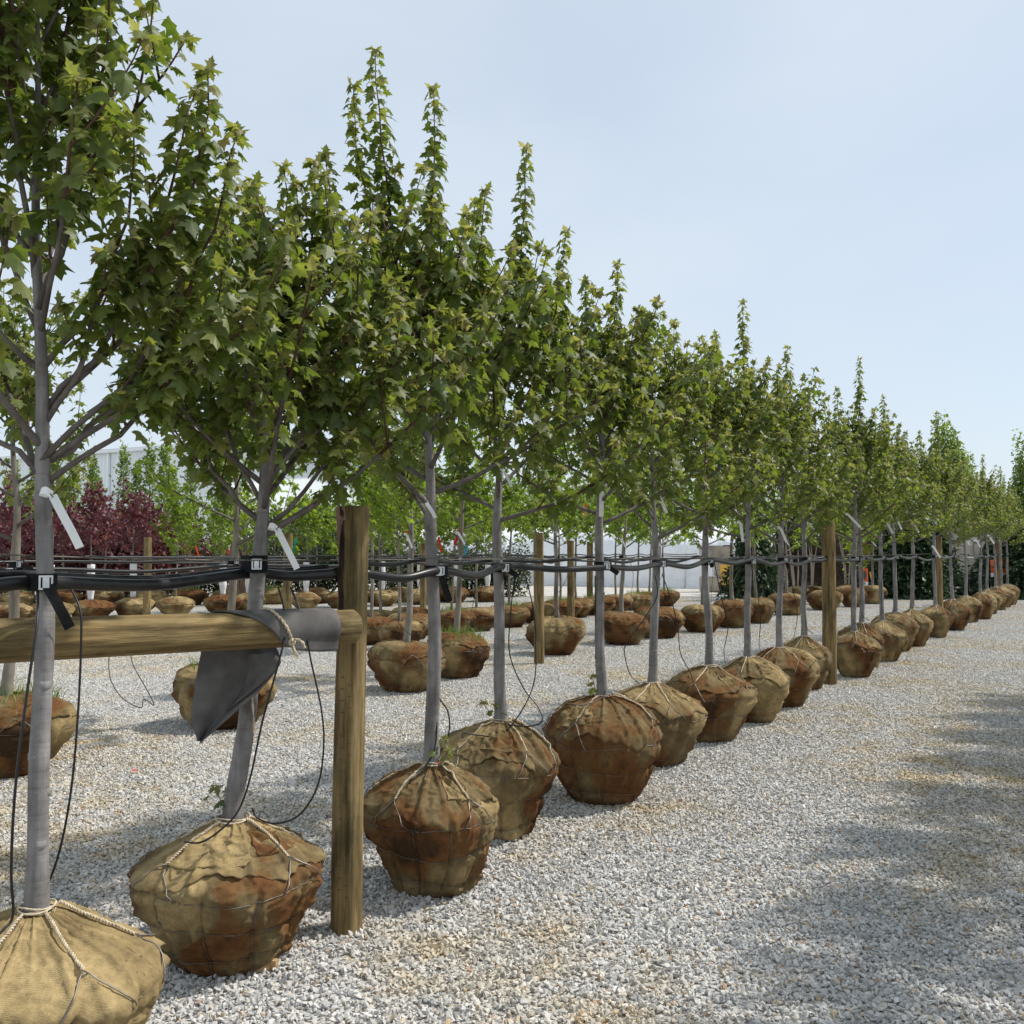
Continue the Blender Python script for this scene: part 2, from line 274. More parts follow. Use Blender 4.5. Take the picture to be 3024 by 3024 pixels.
# ------------------------------------------------------------------ ground
S = 600
g = Geo().add([(-S, -S, 0), (S, -S, 0), (S, S, 0), (-S, S, 0)], q=[(0, 1, 2, 3)]).obj('ground', M['ground'])
tag(g, 'pale crushed stone yard ground', 'ground', kind='structure')
def gravel():
    rs = np.random.RandomState(5); shapes = []
    for k in range(10):
        bm = bmesh.new(); p = nrm(rs.normal(size=(9, 3))) * rs.uniform(.8, 1.05, (9, 1)) * np.array([1.1, .85, .62])
        for q in p: bm.verts.new(q)
        r = bmesh.ops.convex_hull(bm, input=bm.verts); 
        loose = [v for v in bm.verts if not v.link_faces]; bmesh.ops.delete(bm, geom=loose, context='VERTS')
        bmesh.ops.triangulate(bm, faces=bm.faces); bm.verts.index_update()
        shapes.append((np.array([v.co[:] for v in bm.verts]), np.array([[v.index for v in f.verts] for f in bm.faces]))); bm.free()
    n = 14500; PS = 2.0; G = Geo(); xy = rs.uniform(-PS / 2, PS / 2, (n, 2)); sz = rs.lognormal(0, .28, n) * .0130; sz = np.clip(sz, .006, .025)
    for k in range(10):
        I = np.arange(k, n, 10); v, t = shapes[k]; m = len(I)
        q = nrm(rs.normal(size=(m, 4)) * np.array([1, .45, .45, 1])); w, x, y, z = q.T
        Rm = np.stack([1 - 2 * (y * y + z * z), 2 * (x * y - z * w), 2 * (x * z + y * w), 2 * (x * y + z * w), 1 - 2 * (x * x + z * z), 2 * (y * z - x * w), 2 * (x * z - y * w), 2 * (y * z + x * w), 1 - 2 * (x * x + y * y)], -1).reshape(m, 3, 3)
        vv = np.einsum('nij,vj->nvi', Rm, v) * sz[I][:, None, None]
        vv[:, :, :2] += xy[I][:, None, :]; vv[:, :, 2] += (rs.uniform(.0, .014, m))[:, None]
        G.add(vv.reshape(-1, 3), t=(t[None] + np.arange(m)[:, None, None] * len(v)).reshape(-1, 3))
    o = G.obj('gravel', M['stone']); tag(o, 'loose angular pale grey gravel stones covering the yard', 'gravel', kind='stuff')
    t = bpy.data.node_groups.new('gravel_spread', 'GeometryNodeTree')
    t.interface.new_socket('Geometry', in_out='INPUT', socket_type='NodeSocketGeometry'); t.interface.new_socket('Geometry', in_out='OUTPUT', socket_type='NodeSocketGeometry')
    N = t.nodes; L = t.links.new; gi = N.new('NodeGroupInput'); go = N.new('NodeGroupOutput'); mg = N.new('GeometryNodeMeshGrid')
    nx, ny = 22, 20
    mg.inputs['Size X'].default_value = (nx - 1) * PS * .97; mg.inputs['Size Y'].default_value = (ny - 1) * PS * .97; mg.inputs['Vertices X'].default_value = nx; mg.inputs['Vertices Y'].default_value = ny
    tr = N.new('GeometryNodeTransform'); tr.inputs['Translation'].default_value = (1.5, 18.2, 0); L(mg.outputs['Mesh'], tr.inputs['Geometry'])
    ip = N.new('GeometryNodeInstanceOnPoints'); L(tr.outputs[0], ip.inputs['Points']); L(gi.outputs[0], ip.inputs['Instance'])
    rv = N.new('FunctionNodeRandomValue'); rv.data_type = 'INT'; rv.inputs[4].default_value = 0; rv.inputs[5].default_value = 3
    mu = N.new('ShaderNodeMath'); mu.operation = 'MULTIPLY'; mu.inputs[1].default_value = math.pi / 2; L(rv.outputs[2], mu.inputs[0])
    cx = N.new('ShaderNodeCombineXYZ'); L(mu.outputs[0], cx.inputs[2]); L(cx.outputs[0], ip.inputs['Rotation']); L(ip.outputs[0], go.inputs[0])
    md = o.modifiers.new('spread', 'NODES'); md.node_group = t
gravel()

# ------------------------------------------------------------------ leaves
def leaf_template(hi=True):
    if hi: half = [(.13, -.03), (.40, .02), (.29, .20), (.36, .30), (.60, .50), (.36, .50), (.23, .54), (.27, .70), (.15, .74)]
    else: half = [(.36, .02), (.28, .24), (.58, .50), (.24, .55)]
    pts = [(0, 0)] + half + [(0, 1)] + [(-x, y) for x, y in half[::-1]]
    p = np.array([(x, y, 0) for x, y in pts] + [(0, .38, 0)], float)
    p[:, 2] = -.34 * np.abs(p[:, 0]) ** 1.15 - .20 * p[:, 1] ** 2 + .05
    p[-1, 2] += .02; n = len(p) - 1
    return p, np.array([(n, i, (i + 1) % n) for i in range(n)])
def spray_template():
    p = np.array([(0, 0, 0), (.10, .35, -.05), (.05, .8, -.12), (0, 1, -.2), (-.05, .8, -.12), (-.10, .35, -.05), (.22, .55, -.05), (-.22, .55, -.05)], float)
    return p, np.array([(0, 1, 2), (0, 2, 3), (0, 3, 4), (0, 4, 5), (1, 6, 2), (5, 4, 7)])
def simple_template():
    p = np.array([(0, 0, 0), (.34, .35, -.10), (.2, .75, -.1), (0, 1, -.12), (-.2, .75, -.1), (-.34, .35, -.10)], float)
    return p, np.array([(0, 1, 2), (0, 2, 3), (0, 3, 4), (0, 4, 5)])
LT_HI = leaf_template(True); LT_LO = leaf_template(False); LT_S = simple_template(); LT_N = spray_template()
class Leaves:
    def __init__(s): s.p = []; s.y = []; s.n = []; s.s = []; s.t = []; s.pet = []
    def put(s, p, y, n, sz, t): s.p.append(p); s.y.append(y); s.n.append(n); s.s.append(sz); s.t.append(t)
    def arrays(s): return [np.concatenate(k) for k in (s.p, s.y, s.n, s.s, s.t)]
def leaf_geo(A, tpl, rs, sel=None):
    p, y, n, sz, t = A if sel is None else [k[sel] for k in A]
    tv, tf = tpl; x = nrm(np.cross(y, n)); z = nrm(np.cross(x, y)); m = len(p)
    cur = rs.uniform(.3, 1.7, (m, 1)); wid = rs.uniform(.82, 1.12, (m, 1))
    lx = tv[None, :, 0] * wid; ly = np.repeat(tv[None, :, 1], m, 0); lz = tv[None, :, 2] * cur
    v = p[:, None] + sz[:, None, None] * (lx[..., None] * x[:, None] + ly[..., None] * y[:, None] + lz[..., None] * z[:, None])
    G = Geo(); G.add(v.reshape(-1, 3), t=(tf[None] + np.arange(m)[:, None, None] * len(tv)).reshape(-1, 3), a=np.repeat(t, len(tv))); return G
def shoot_path(p0, d0, ln, up, rs, n=7, wob=.08):
    p = np.array(p0, float); d = nrm(d0); o = [p.copy()]
    for i in range(n):
        d = nrm(d + np.array([0, 0, up]) / n + rs.normal(size=3) * wob / n ** .5); p = p + d * ln / n; o.append(p.copy())
    return np.array(o)
def interp(path, f):
    f = np.clip(np.atleast_1d(f), 0, 1) * (len(path) - 1); i = np.minimum(f.astype(int), len(path) - 2); w = (f - i)[:, None]
    return path[i] * (1 - w) + path[i + 1] * w, nrm(path[i + 1] - path[i])
def dress(LV, path, f0, rs, step=.045, size=.082, bronze=.5, droop=(12, 62), pet=.040):
    ln = np.linalg.norm(np.diff(path, axis=0), axis=1).sum(); n = max(2, int(ln * (1 - f0) / step))
    f = f0 + (1 - f0) * (np.arange(n) + rs.uniform(0, .6, n)) / n; f[-1] = 1
    pos, T = interp(path, f); a0 = rs.uniform(0, 6.28)
    for k in range(2):
        az = a0 + np.arange(n) * (math.pi / 2) + k * math.pi + rs.normal(size=n) * .35
        u = nrm(np.cross(T, np.tile([.13, .31, .94], (n, 1)))); w = np.cross(T, u)
        out = nrm(u * np.cos(az)[:, None] + w * np.sin(az)[:, None]); out[:, 2] *= .4; out = nrm(out + rs.normal(size=(n, 3)) * .12)
        tip = np.clip((f - .72) / .28, 0, 1)
        pl = pet * rs.uniform(.5, 1.25, n) * (1 - .45 * tip); base = pos + (out + T * .45) * pl[:, None]
        dr = np.radians(rs.uniform(droop[0], droop[1], n)); y = nrm(out * np.cos(dr)[:, None] - np.array([0, 0, 1.]) * np.sin(dr)[:, None])
        nn = nrm(np.array([0, 0, 1.]) + out * .25 + rs.normal(size=(n, 3)) * .28)
        sz = size * rs.uniform(.62, 1.18, n) * (1 - .35 * tip)
        t = np.clip(rs.beta(2.2, 2.6, n) * .72 + bronze * .55 * tip ** 1.5 * rs.uniform(.2, 1, n), 0, 1)
        LV.put(base, y, nn, sz, t); LV.pet.append(np.stack([pos, base], 1))
    m = 7; a = rs.uniform(0, 6.28) + np.arange(m) * 2.4; dr = np.radians(np.linspace(-62, 72, m) + rs.uniform(-12, 12, m)); o = np.stack([np.cos(a), np.sin(a), 0 * a], -1)     # leaf rosette at the tip
    y = o * np.cos(dr)[:, None] - np.array([0, 0, 1.]) * np.sin(dr)[:, None]; LV.put(np.repeat(path[-1:], m, 0) + o * .012 + np.array([0, 0, .008]), nrm(y), nrm(np.array([0, 0, 1.]) + o * 1.1), size * rs.uniform(.4, .75, m), np.clip(rs.uniform(.3, .6, m) + bronze * .6 * rs.uniform(.2, 1, m), 0, 1))
class Tree: pass
def grow(seed, H=4.1, z0=.55, zb=1.8, r0=.037, lean=(0, 0), ns=13, Lb=1.08, spikes=(), leaf=.080, step=.043, bronze=.5, incl=(70, 32), trunk_top=None, side=5, zs=None, bare=.20, bend=.02):
    rs = np.random.RandomState(seed); T = Tree(); LV = Leaves(); br = Geo(); tw = Geo(); T.rs = rs; T.limbs = []
    zt = trunk_top or H - .35; zz = np.linspace(z0 - .12, zt, 26); h = (zz - z0)
    ph = rs.uniform(0, 6.28, 4); tx = lean[0] * np.clip(h, 0, None) + bend * (np.sin(h * 1.9 + ph[0]) - math.sin(ph[0])) + .006 * np.sin(h * 7 + ph[1]) * (h > 0)
    ty = lean[1] * np.clip(h, 0, None) + bend * (np.sin(h * 2.1 + ph[2]) - math.sin(ph[2])) + .006 * np.sin(h * 6 + ph[3]) * (h > 0)
    tp = np.stack([tx, ty, zz], -1); T.path = tp
    def at(z): return np.array([np.interp(z, zz, tx), np.interp(z, zz, ty), z])
    T.at = at
    f = np.clip(h / (zt - z0), 0, 1); rad = r0 * (1 - .22 * np.clip(h / 1.3, 0, 1)) * np.where(zz > zb, 1 - .86 * np.clip((zz - zb) / (zt - zb), 0, 1) ** .8, 1)
    rad = rad * (1 + .22 * np.exp(-np.clip(h, 0, None) / .06)); T.r = lambda z: float(np.interp(z, zz, rad))
    dense = np.linspace(zz[0], zt, 90); dp = np.stack([np.interp(dense, zz, tx), np.interp(dense, zz, ty), dense], -1); dr = np.interp(dense, zz, rad) * (1 + .035 * np.sin(dense * 31 + ph[0]) * np.sin(dense * 17 + ph[1]))
    tr = Geo().add(*tube(dp, dr, 14))
    for k in range(7):                                      # pruned branch scars
        z = rs.uniform(z0 + .12, zb); a = rs.uniform(0, 6.28); c = at(z); o_ = np.array([math.cos(a), math.sin(a), .25]); q = T.r(z)
        tr.add(*tube([c + o_ * q * .6, c + o_ * q * .93, c + o_ * q * 1.0, c + o_ * (q + .0015)], [.022, .017, .010, .004], 10))
    T.trunk = tr
    zs_top = zs or zt - .25
    def sides(path, L0, f1, f2, cnt, young=True):
        for k in range(cnt):
            ff = f1 + (f2 - f1) * (k + rs.uniform(0, .8)) / cnt; p, t = interp(path, ff); p = p[0]; t = t[0]
            o_ = rs.normal(size=3); o_ = nrm(o_ - t * o_.dot(t)); o_[2] = abs(o_[2]) * .4
            ln = L0 * rs.uniform(.55, 1.1) * (1.1 - .5 * ff); sp = shoot_path(p, t * .7 + nrm(o_) * .75, ln, .75, rs)
            tw.add(*tube(sp, np.linspace(.0052, .002, len(sp)), 5)); dress(LV, sp, .12, rs, step, leaf, bronze)
    for i in range(ns):
        fr = (i + .3) / ns; z = zb + (zs_top - zb) * fr ** .95; az = i * 2.399 + seed * 1.3 + rs.uniform(-.3, .3); inc = R(incl[0] + (incl[1] - incl[0]) * fr + rs.uniform(-7, 7))
        ln = Lb * (1 - .45 * fr) * rs.uniform(.8, 1.15); d = (math.cos(az) * math.sin(inc), math.sin(az) * math.sin(inc), math.cos(inc))
        sp = shoot_path(at(z), d, ln, .30 + .35 * fr, rs, 9, .10); rb = min(.42 * T.r(z) + .003, .016)
        rd = np.linspace(rb, .003, len(sp)); T.limbs.append((sp[:6], rd[:6], 8)); tw.add(*tube(sp[5:], rd[5:], 6)); dress(LV, sp, bare + .10 * (1 - fr), rs, step, leaf, bronze)
        sides(sp, .50 * Lb / .95, .22, .92, side if fr < .7 else max(2, side - 1))
    for (dx, dy, zt_, zst) in spikes:
        b0 = at(zst); tipp = np.array([b0[0] * .3 + at(min(zt_, zt))[0] * .7 + dx, at(min(zt_, zt))[1] + dy, zt_]); c = np.array([tipp[0] * .9 + b0[0] * .1, tipp[1] * .9 + b0[1] * .1, zst + .42 * (zt_ - zst)])
        t = np.linspace(0, 1, 12)[:, None]; sp = (1 - t) ** 2 * b0 + 2 * t * (1 - t) * c + t * t * tipp + rs.normal(size=(12, 3)) * .008
        rd = np.linspace(.011, .0022, 12); T.limbs.append((sp[:6], rd[:6], 7)); tw.add(*tube(sp[5:], rd[5:], 6)); dress(LV, sp, .28, rs, step * .45, leaf, bronze)
        sides(sp, .20, .22, .6, 3)
    top = tp[-7:]; dress(LV, top, 0, rs, step * .8, leaf, bronze); sides(top, .42, 0, .85, 5)
    T.branches = br
    for l in T.limbs: br.add(*tube(*l))
    T.twigs = tw; T.A = LV.arrays()
    pe = np.concatenate(LV.pet); sd = nrm(np.cross(pe[:, 1] - pe[:, 0], [.3, .2, .93])) * .0013; v = np.stack([pe[:, 0] - sd, pe[:, 0] + sd, pe[:, 1] + sd, pe[:, 1] - sd], 1)
    T.pet = (v.reshape(-1, 3), np.arange(len(v) * 4).reshape(-1, 4)); return T

# ------------------------------------------------------------------ burlap root balls
PROF = np.array([(0, .46), (.012, .54), (.06, .61), (.18, .70), (.34, .815), (.48, .93), (.56, .985), (.62, 1.), (.68, .965), (.75, .87), (.82, .735), (.895, .53), (.96, .29), (1, .11)])
_t = np.linspace(0, 1, 400)
def prof_arc():
    d = np.concatenate([[0], np.cumsum(np.hypot(np.diff(PROF[:, 0]) * .8, np.diff(PROF[:, 1])))]); d /= d[-1]
    z = np.interp(_t, d, PROF[:, 0]); r = np.interp(_t, d, PROF[:, 1]); k = np.ones(21) / 21
    zp = np.convolve(np.pad(z, 10, 'edge'), k, 'valid'); rp_ = np.convolve(np.pad(r, 10, 'edge'), k, 'valid'); return zp, rp_
PZ, PR = prof_arc()
class Ball:
    def __init__(s, seed, r, h, rust=.45, tilt=0, flat=0, nw=11, squash=1.0):
        s.r, s.h, s.seed, s.rust, s.nw, s.flat = r, h, seed, rust, nw, flat; s.rs = np.random.RandomState(seed)
        s.lump = Noise3(seed, 3.2); s.fold = Noise3(seed + 1, 9); s.fine = Noise3(seed + 2, 26); s.st = Noise3(seed + 3, 4.2); s.st2 = Noise3(seed + 4, 13)
        s.ph = s.rs.uniform(0, 6.28, 8); s.wz = [.13, .36, .60]; s.tilt = tilt
    def S(s, th, t, off=0.0):
        th = np.asarray(th, float); t = np.asarray(t, float); z = np.interp(t, _t, PZ); r = np.interp(t, _t, PR)
        if s.flat: r = np.where(z > .7, np.maximum(r, np.interp(z, [.7, .84, .92, .97, 1.01], [.96, .86, .68, .42, .1])), r)
        u = np.stack([np.cos(th) * r, np.sin(th) * r, z], -1)
        disp = .058 * s.lump(u * 1.0) * np.clip(r * 2, 0, 1)
        low = np.clip((.74 - z) / .1, 0, 1)
        for wz in s.wz:
            ww = wz + .018 * np.sin(th * 3 + s.ph[0] + wz * 9); disp = disp - .060 * np.exp(-((z - ww) / .027) ** 2) * (z < .7) * (.55 + .45 * np.sin(th * 2 + wz * 20 + s.ph[6])) + .012 * np.exp(-((z - ww - .075) / .05) ** 2) * (.6 + .6 * np.sin(th * s.nw * .5 + wz * 31))
        wa = th * s.nw + .6 * np.sin(z * 5 + s.ph[1]) + s.ph[2]; cv = np.cos(wa); disp = disp - low * (.055 * np.clip(cv, 0, 1) ** 9 - .024 * np.clip(-cv, 0, 1)) * np.clip(z / .1, 0, 1)
        hi = 1 - low
        fo = s.fold(np.stack([np.cos(th) * 1.6, np.sin(th) * 1.6, z * .55], -1)); disp = disp + hi * .055 * np.clip(1 - np.abs(fo), 0, 1) ** 3 + low * .048 * np.clip(1 - np.abs(s.fold(u * np.array([1.5, 1.5, .8]))), 0, 1) ** 2.5
        cr = s.fine(np.stack([u[..., 0], u[..., 1], u[..., 2] * 1.8], -1)); disp = disp + .022 * np.clip(1 - np.abs(cr), 0, 1) ** 3 + .003 * s.fine(u * 2.3)
        rr = (r + disp * np.clip(r * 2.5, .1, 1)) * s.r + off
        zz = z * s.h + disp * s.h * .35 * hi + off * np.clip((z - .6) * 2.4, 0, 1); zz = np.where(t < .02, np.minimum(zz, .004), zz)
        return np.stack([np.cos(th) * rr + s.tilt * z * s.h, np.sin(th) * rr, zz], -1)
    def tint(s, th, t):
        z = np.interp(t, _t, PZ); r = np.interp(t, _t, PR); u = np.stack([np.cos(th) * r, np.sin(th) * r, z], -1)
        a = s.rust + .29 * s.st(u) + .10 * s.st2(u); pl = np.floor((th + s.ph[3]) / 1.05 + .35 * np.sin(z * 6 + s.ph[4])) ; a = a + .09 * np.sin(pl * 2.7 + s.seed)
        return np.clip(a, 0.02, 1)
    def body(s, nth=72, nt_=44):
        th = np.arange(nth) / nth * 2 * math.pi; t = np.linspace(0, 1, nt_); TH, TT = np.meshgrid(th, t); v = s.S(TH, TT).reshape(-1, 3); a = s.tint(TH, TT).ravel()
        i = np.arange(nt_ - 1)[:, None] * nth; j = np.arange(nth)[None]; k = (j + 1) % nth
        q = np.stack([i + j, i + k, i + nth + k, i + nth + j], -1).reshape(-1, 4); return Geo().add(v, q=q, a=a)
    def flap(s, th0, th1, t0, t1, tint, n=22):
        u = np.linspace(0, 1, n); U, V = np.meshgrid(u, u, indexing='ij'); ph = s.rs.uniform(0, 6.28, 6)
        jag = lambda x, p: .06 * np.sin(x * 4 + p) + .022 * np.sin(x * 13 + p * 2) + .007 * np.sin(x * 41 + p * 3)
        TH = th0 + (th1 - th0) * (U + (U - .5) * 2 * jag(V, ph[0])); TT = t0 + (t1 - t0) * (V + np.where(V > .5, jag(U, ph[1]), -jag(U, ph[2])) * np.abs(V - .5) * 2)
        e = np.minimum(np.minimum(U, 1 - U), np.minimum(V, 1 - V)); off = .002 + .005 * np.clip(.10 - e, 0, 1) / .10 * (.6 + .6 * np.sin(U * 9 + ph[3]) * np.sin(V * 8 + ph[4])) + .006 * np.sin(U * 7 + V * 5 + ph[5]) ** 4
        g_ = s.S(TH, np.clip(TT, 0, .985), off); v, q = rod_sheet(g_, .0025); G = Geo(); a = np.clip(.45 * tint + .55 * s.tint(TH, TT).ravel() + .08 * s.st2(g_.reshape(-1, 3) / s.r), 0, 1); G.add(v, q=q, a=np.concatenate([a, a])); return G
    def cover(s, tint, nth=150, n=30, t0=.50):
        # upper burlap sheet gathered at the trunk, its wavy hem hanging over the wired lower part
        th = np.arange(nth) / nth * 2 * math.pi; v = np.linspace(0, 1, n); ph = s.rs.uniform(0, 6.28, 8)
        hem = t0 + .045 * np.sin(th * 2 + ph[0]) + .03 * np.sin(th * 5 + ph[1]) + .014 * np.sin(th * 11 + ph[2]) + .006 * np.sin(th * 37 + ph[3])
        TT = hem[:, None] + (.975 - hem[:, None]) * v[None]; TH = np.repeat(th[:, None], n, 1); e = np.clip(1 - v / .22, 0, 1)[None] ** 2
        off = .0035 + e * (.004 + .006 * np.sin(th * 7 + ph[4])[:, None] + .004 * np.sin(th * 19 + ph[5])[:, None]) + .006 * np.clip(np.sin(th * 13 + ph[6] + 2 * np.sin(th * 3))[:, None], 0, 1) ** 3 * (1 - v)[None]
        g_ = s.S(TH, TT, np.maximum(off, .002)); a = np.clip(.5 * tint + .5 * s.tint(TH, TT) + .06 * s.st2(g_ / s.r), 0, 1); b_ = s.S(TH[:, :1], TT[:, :1], .0008)
        vv = np.concatenate([b_, g_], 1); aa = np.concatenate([a[:, :1], a], 1); m = n + 1; i = np.arange(nth)[:, None] * m; k = ((np.arange(nth) + 1) % nth)[:, None] * m; j = np.arange(m - 1)[None]
        return Geo().add(vv.reshape(-1, 3), q=np.stack([i + j, k + j, k + j + 1, i + j + 1], -1).reshape(-1, 4), a=aa.ravel())
    def wires(s, loops=(), full=True):
        G = Geo(); th = np.linspace(0, 2 * math.pi, 90)
        def tz(z): return np.interp(z, PZ, _t)
        for wz in s.wz:
            w = wz + .018 * np.sin(th * 3 + s.ph[0] + wz * 9); G.add(*tube(s.S(th, tz(w), .003), .0017, 4, False))
        for k in range(s.nw):
            zz = np.linspace(.02, .60, 16); a = (2 * math.pi * k - s.ph[2] - .6 * np.sin(zz * 5 + s.ph[1])) / s.nw; G.add(*tube(s.S(a, tz(zz), .003), .0016, 4, False))
        for a in loops:
            for sg in (-1, 1):
                zz = np.linspace(.60, .80, 9); f = (.80 - zz) / .20; G.add(*tube(s.S(a + sg * .30 * f ** .8, tz(zz), .0145), .0026, 5))
        return G
    def ropes(s, angs, strands=True, zend=.80, top=None, r=.0034):
        G = Geo(); tt = top
        for a in angs:
            z1 = float(np.interp(zend, PZ, _t)); t = np.linspace(.985, z1, 26); p = s.S(a + .10 * np.linspace(1, 0, 26), t, .0125)
            # taut: pull towards the chord
            ch = p[0] + (p[-1] - p[0]) * np.linspace(0, 1, 26)[:, None]; hi = np.maximum(p[:, 2], ch[:, 2]); p[:, 2] = hi; p[:, :2] = .5 * (p[:, :2] + ch[:, :2])
            if strands:
                fine = smooth_path(p, 5); T = nrm(np.gradient(fine, axis=0)); u = nrm(np.cross(T, [0, 0, 1.])); w = np.cross(T, u); ph = np.arange(len(fine)) * .62
                for k in (0, math.pi): G.add(*tube(fine + r * .85 * (np.cos(ph + k)[:, None] * u + np.sin(ph + k)[:, None] * w), r, 5))
            else: G.add(*tube(p[::3], r * 1.25, 5))
        return G
    def collar(s, c, rt, n=4, r=.0034):
        ph = np.linspace(0, 2 * math.pi * n, 22 * n); rr = rt + .010 + .012 * s.rs.rand() + .006 * np.sin(ph * .37 + 1); z = c[2] + .006 * np.sin(ph * 1.7) - .012 + .022 * ph / ph[-1]
        return Geo().add(*tube(np.stack([c[0] + rr * np.cos(ph), c[1] + rr * np.sin(ph), z], -1), r, 5))
def grass_tuft(rs, c, rad, n, h=.16):
    G = Geo()
    a = rs.uniform(0, 6.28, n); rr = rad * np.sqrt(rs.rand(n)); b = np.stack([c[0] + rr * np.cos(a), c[1] + rr * np.sin(a), np.full(n, c[2]) - .5 * rr ** 2 / rad * .3], -1)
    d = rs.normal(size=(n, 2)) * .5; hh = h * rs.uniform(.4, 1.2, n); w = .0035; sd = nrm(rs.normal(size=(n, 2)))
    p = [b, b + np.stack([d[:, 0] * hh * .3, d[:, 1] * hh * .3, hh * .6], -1), b + np.stack([d[:, 0] * hh * .9, d[:, 1] * hh * .9, hh], -1)]
    s3 = np.concatenate([sd, np.zeros((n, 1))], 1) * w; v = np.stack([p[0] - s3, p[0] + s3, p[1] + s3 * .8, p[1] - s3 * .8, p[2]], 1)
    i = np.arange(n)[:, None] * 5; G.add(v.reshape(-1, 3), q=(i + [0, 1, 2, 3]), t=(i + [3, 2, 4]), a=np.repeat(rs.rand(n), 5)); return G

ORD = ['first', 'second', 'third', 'fourth', 'fifth', 'sixth', 'seventh', 'eighth', 'ninth', 'tenth', 'eleventh', 'twelfth', 'thirteenth', 'fourteenth', 'fifteenth']
ROWD = np.array([math.sin(R(30.7)), math.cos(R(30.7)), 0]); ROWN = np.array([ROWD[1], -ROWD[0], 0])
def tree_parts(root, T, B, leafmat_, barkm, hi=True, tpl=None, near_leaves=0, worldoff=None, nth=72, nt_=44, ropes=5, flaps=(), grass=0, twigs=True, wires=True, rope_m=None, collar=True, cover=None):
    T.trunk.obj('trunk', barkm, root, True)
    if near_leaves:
        for l in T.limbs: Geo().add(*tube(*l)).obj('branch', M['limb'], root, True)
    elif T.branches.n: T.branches.obj('branches', M['limb'], root, True)
    if twigs and T.twigs.n: T.twigs.obj('twigs', M['twig'], root, True)['kind'] = 'stuff'
    rs = np.random.RandomState(9); A = T.A; sel = np.ones(len(A[0]), bool)
    if near_leaves:
        wp = A[0] + np.asarray(worldoff); d = np.linalg.norm(wp - np.array([0, 0, HC]), axis=1)
        v = (wp - np.array([0, 0, HC])); fx = v[:, 0] / v[:, 1] * F + CX; fy = YH - v[:, 2] / v[:, 1] * F
        inf = (fx > 10) & (fx < 3000) & (fy > 10); sc = np.where(inf, A[3] / d, 0); sel[np.argsort(-sc)[:near_leaves]] = False
    gcr = leaf_geo(A, tpl or (LT_HI if hi else LT_LO), rs, sel); gcr.add(T.pet[0], q=T.pet[1], a=.9); cr = gcr.obj('crown', leafmat_, root, False, 'tint'); cr['kind'] = 'stuff'
    if near_leaves:
        for i in np.where(~sel)[0]:
            p, y, n, sz, t = [k[i] for k in A]; x = nrm(np.cross(y, n)); z = np.cross(x, y); k = min(5, int(t * 6)); me = LEAFM[k]
            o = bpy.data.objects.new('leaf', me); COL.objects.link(o); o.parent = cr
            m = Matrix(((x[0], y[0], z[0], p[0]), (x[1], y[1], z[1], p[1]), (x[2], y[2], z[2], p[2]), (0, 0, 0, 1))); o.matrix_local = m @ Matrix.Scale(float(sz), 4)
    bo = B.body(nth, nt_).obj('root_ball', M['burlap'], root, True, 'rust')
    if cover is not None: B.cover(cover, 220 if hi else 110, 40 if hi else 22, .44 if cover < .1 else .50).obj('burlap_cover', M['burlap'], bo, True, 'rust')
    for fl in flaps: B.flap(*fl).obj('burlap_flap', M['burlap'], bo, True, 'rust')
    angs = [B.ph[5] + k * 2 * math.pi / ropes + .25 * math.sin(k * 4 + B.seed) for k in range(ropes)] if ropes else []
    if wires: B.wires(angs).obj('wire_basket', M['wire'], bo, True)
    if ropes:
        for a in angs: B.ropes([a], strands=hi).obj('rope', rope_m or M['rope'], bo, True)
    if collar:
        c = T.at(B.h + .005); B.collar(c, T.r(B.h + .01)).obj('rope_collar', rope_m or M['rope'], bo, True)
    if grass:
        gg = grass_tuft(T.rs, (0, 0, B.h * .95), B.r * .8, grass).obj('grass_tuft', M['grass'], root, False, 'tint'); gg['kind'] = 'stuff'
LEAFM = []
for k in range(6):
    r_ = np.random.RandomState(k + 3); A1 = [np.zeros((1, 3)), np.array([[0, 1., 0]]), np.array([[0, 0, 1.]]), np.ones(1), np.array([(k + .5) / 6])]
    LEAFM.append(leaf_geo(A1, LT_HI, r_).mesh('leaf', M['leaf'], False, 'tint'))
def copy_tree(o, parent=None):
    c = o.copy(); COL.objects.link(c)
    if parent is not None: c.parent = parent
    for ch in list(o.children): copy_tree(ch, c)
    return c

# ------------------------------------------------------------------ front row: hero trees
FRONT = []          # (root, world trunk fn, r fn, descriptor)
G1 = 'maples balled in burlap along the front pipe row'
def wfun(root, T):
    a = root.rotation_euler.z; c, s = math.cos(a), math.sin(a); l = np.array(root.location); k = root.scale[2]
    def f(z):
        p = T.at(z / k); return np.array([l[0] + (p[0] * c - p[1] * s) * root.scale[0], l[1] + (p[0] * s + p[1] * c) * root.scale[0], z])
    return f
def sprout(root, T, h, seed, ang):
    rs = np.random.RandomState(seed); LV = Leaves(); b = T.at(h + .01); o_ = np.array([math.cos(ang), math.sin(ang), 0]); st_ = Geo()
    for k in range(2):
        p = shoot_path(b + o_ * .035, o_ * .5 + [0, 0, 1] + rs.normal(size=3) * .3, .09 + .04 * k, .3, rs, 5); st_.add(*tube(p, .0018, 5)); dress(LV, p, .35, rs, .04, .055, .8)
    so_ = st_.obj('sprout', M['twig'], root, True); leaf_geo(LV.arrays(), LT_HI, rs).obj('sprout_leaves', M['leaf'], so_, False, 'tint')
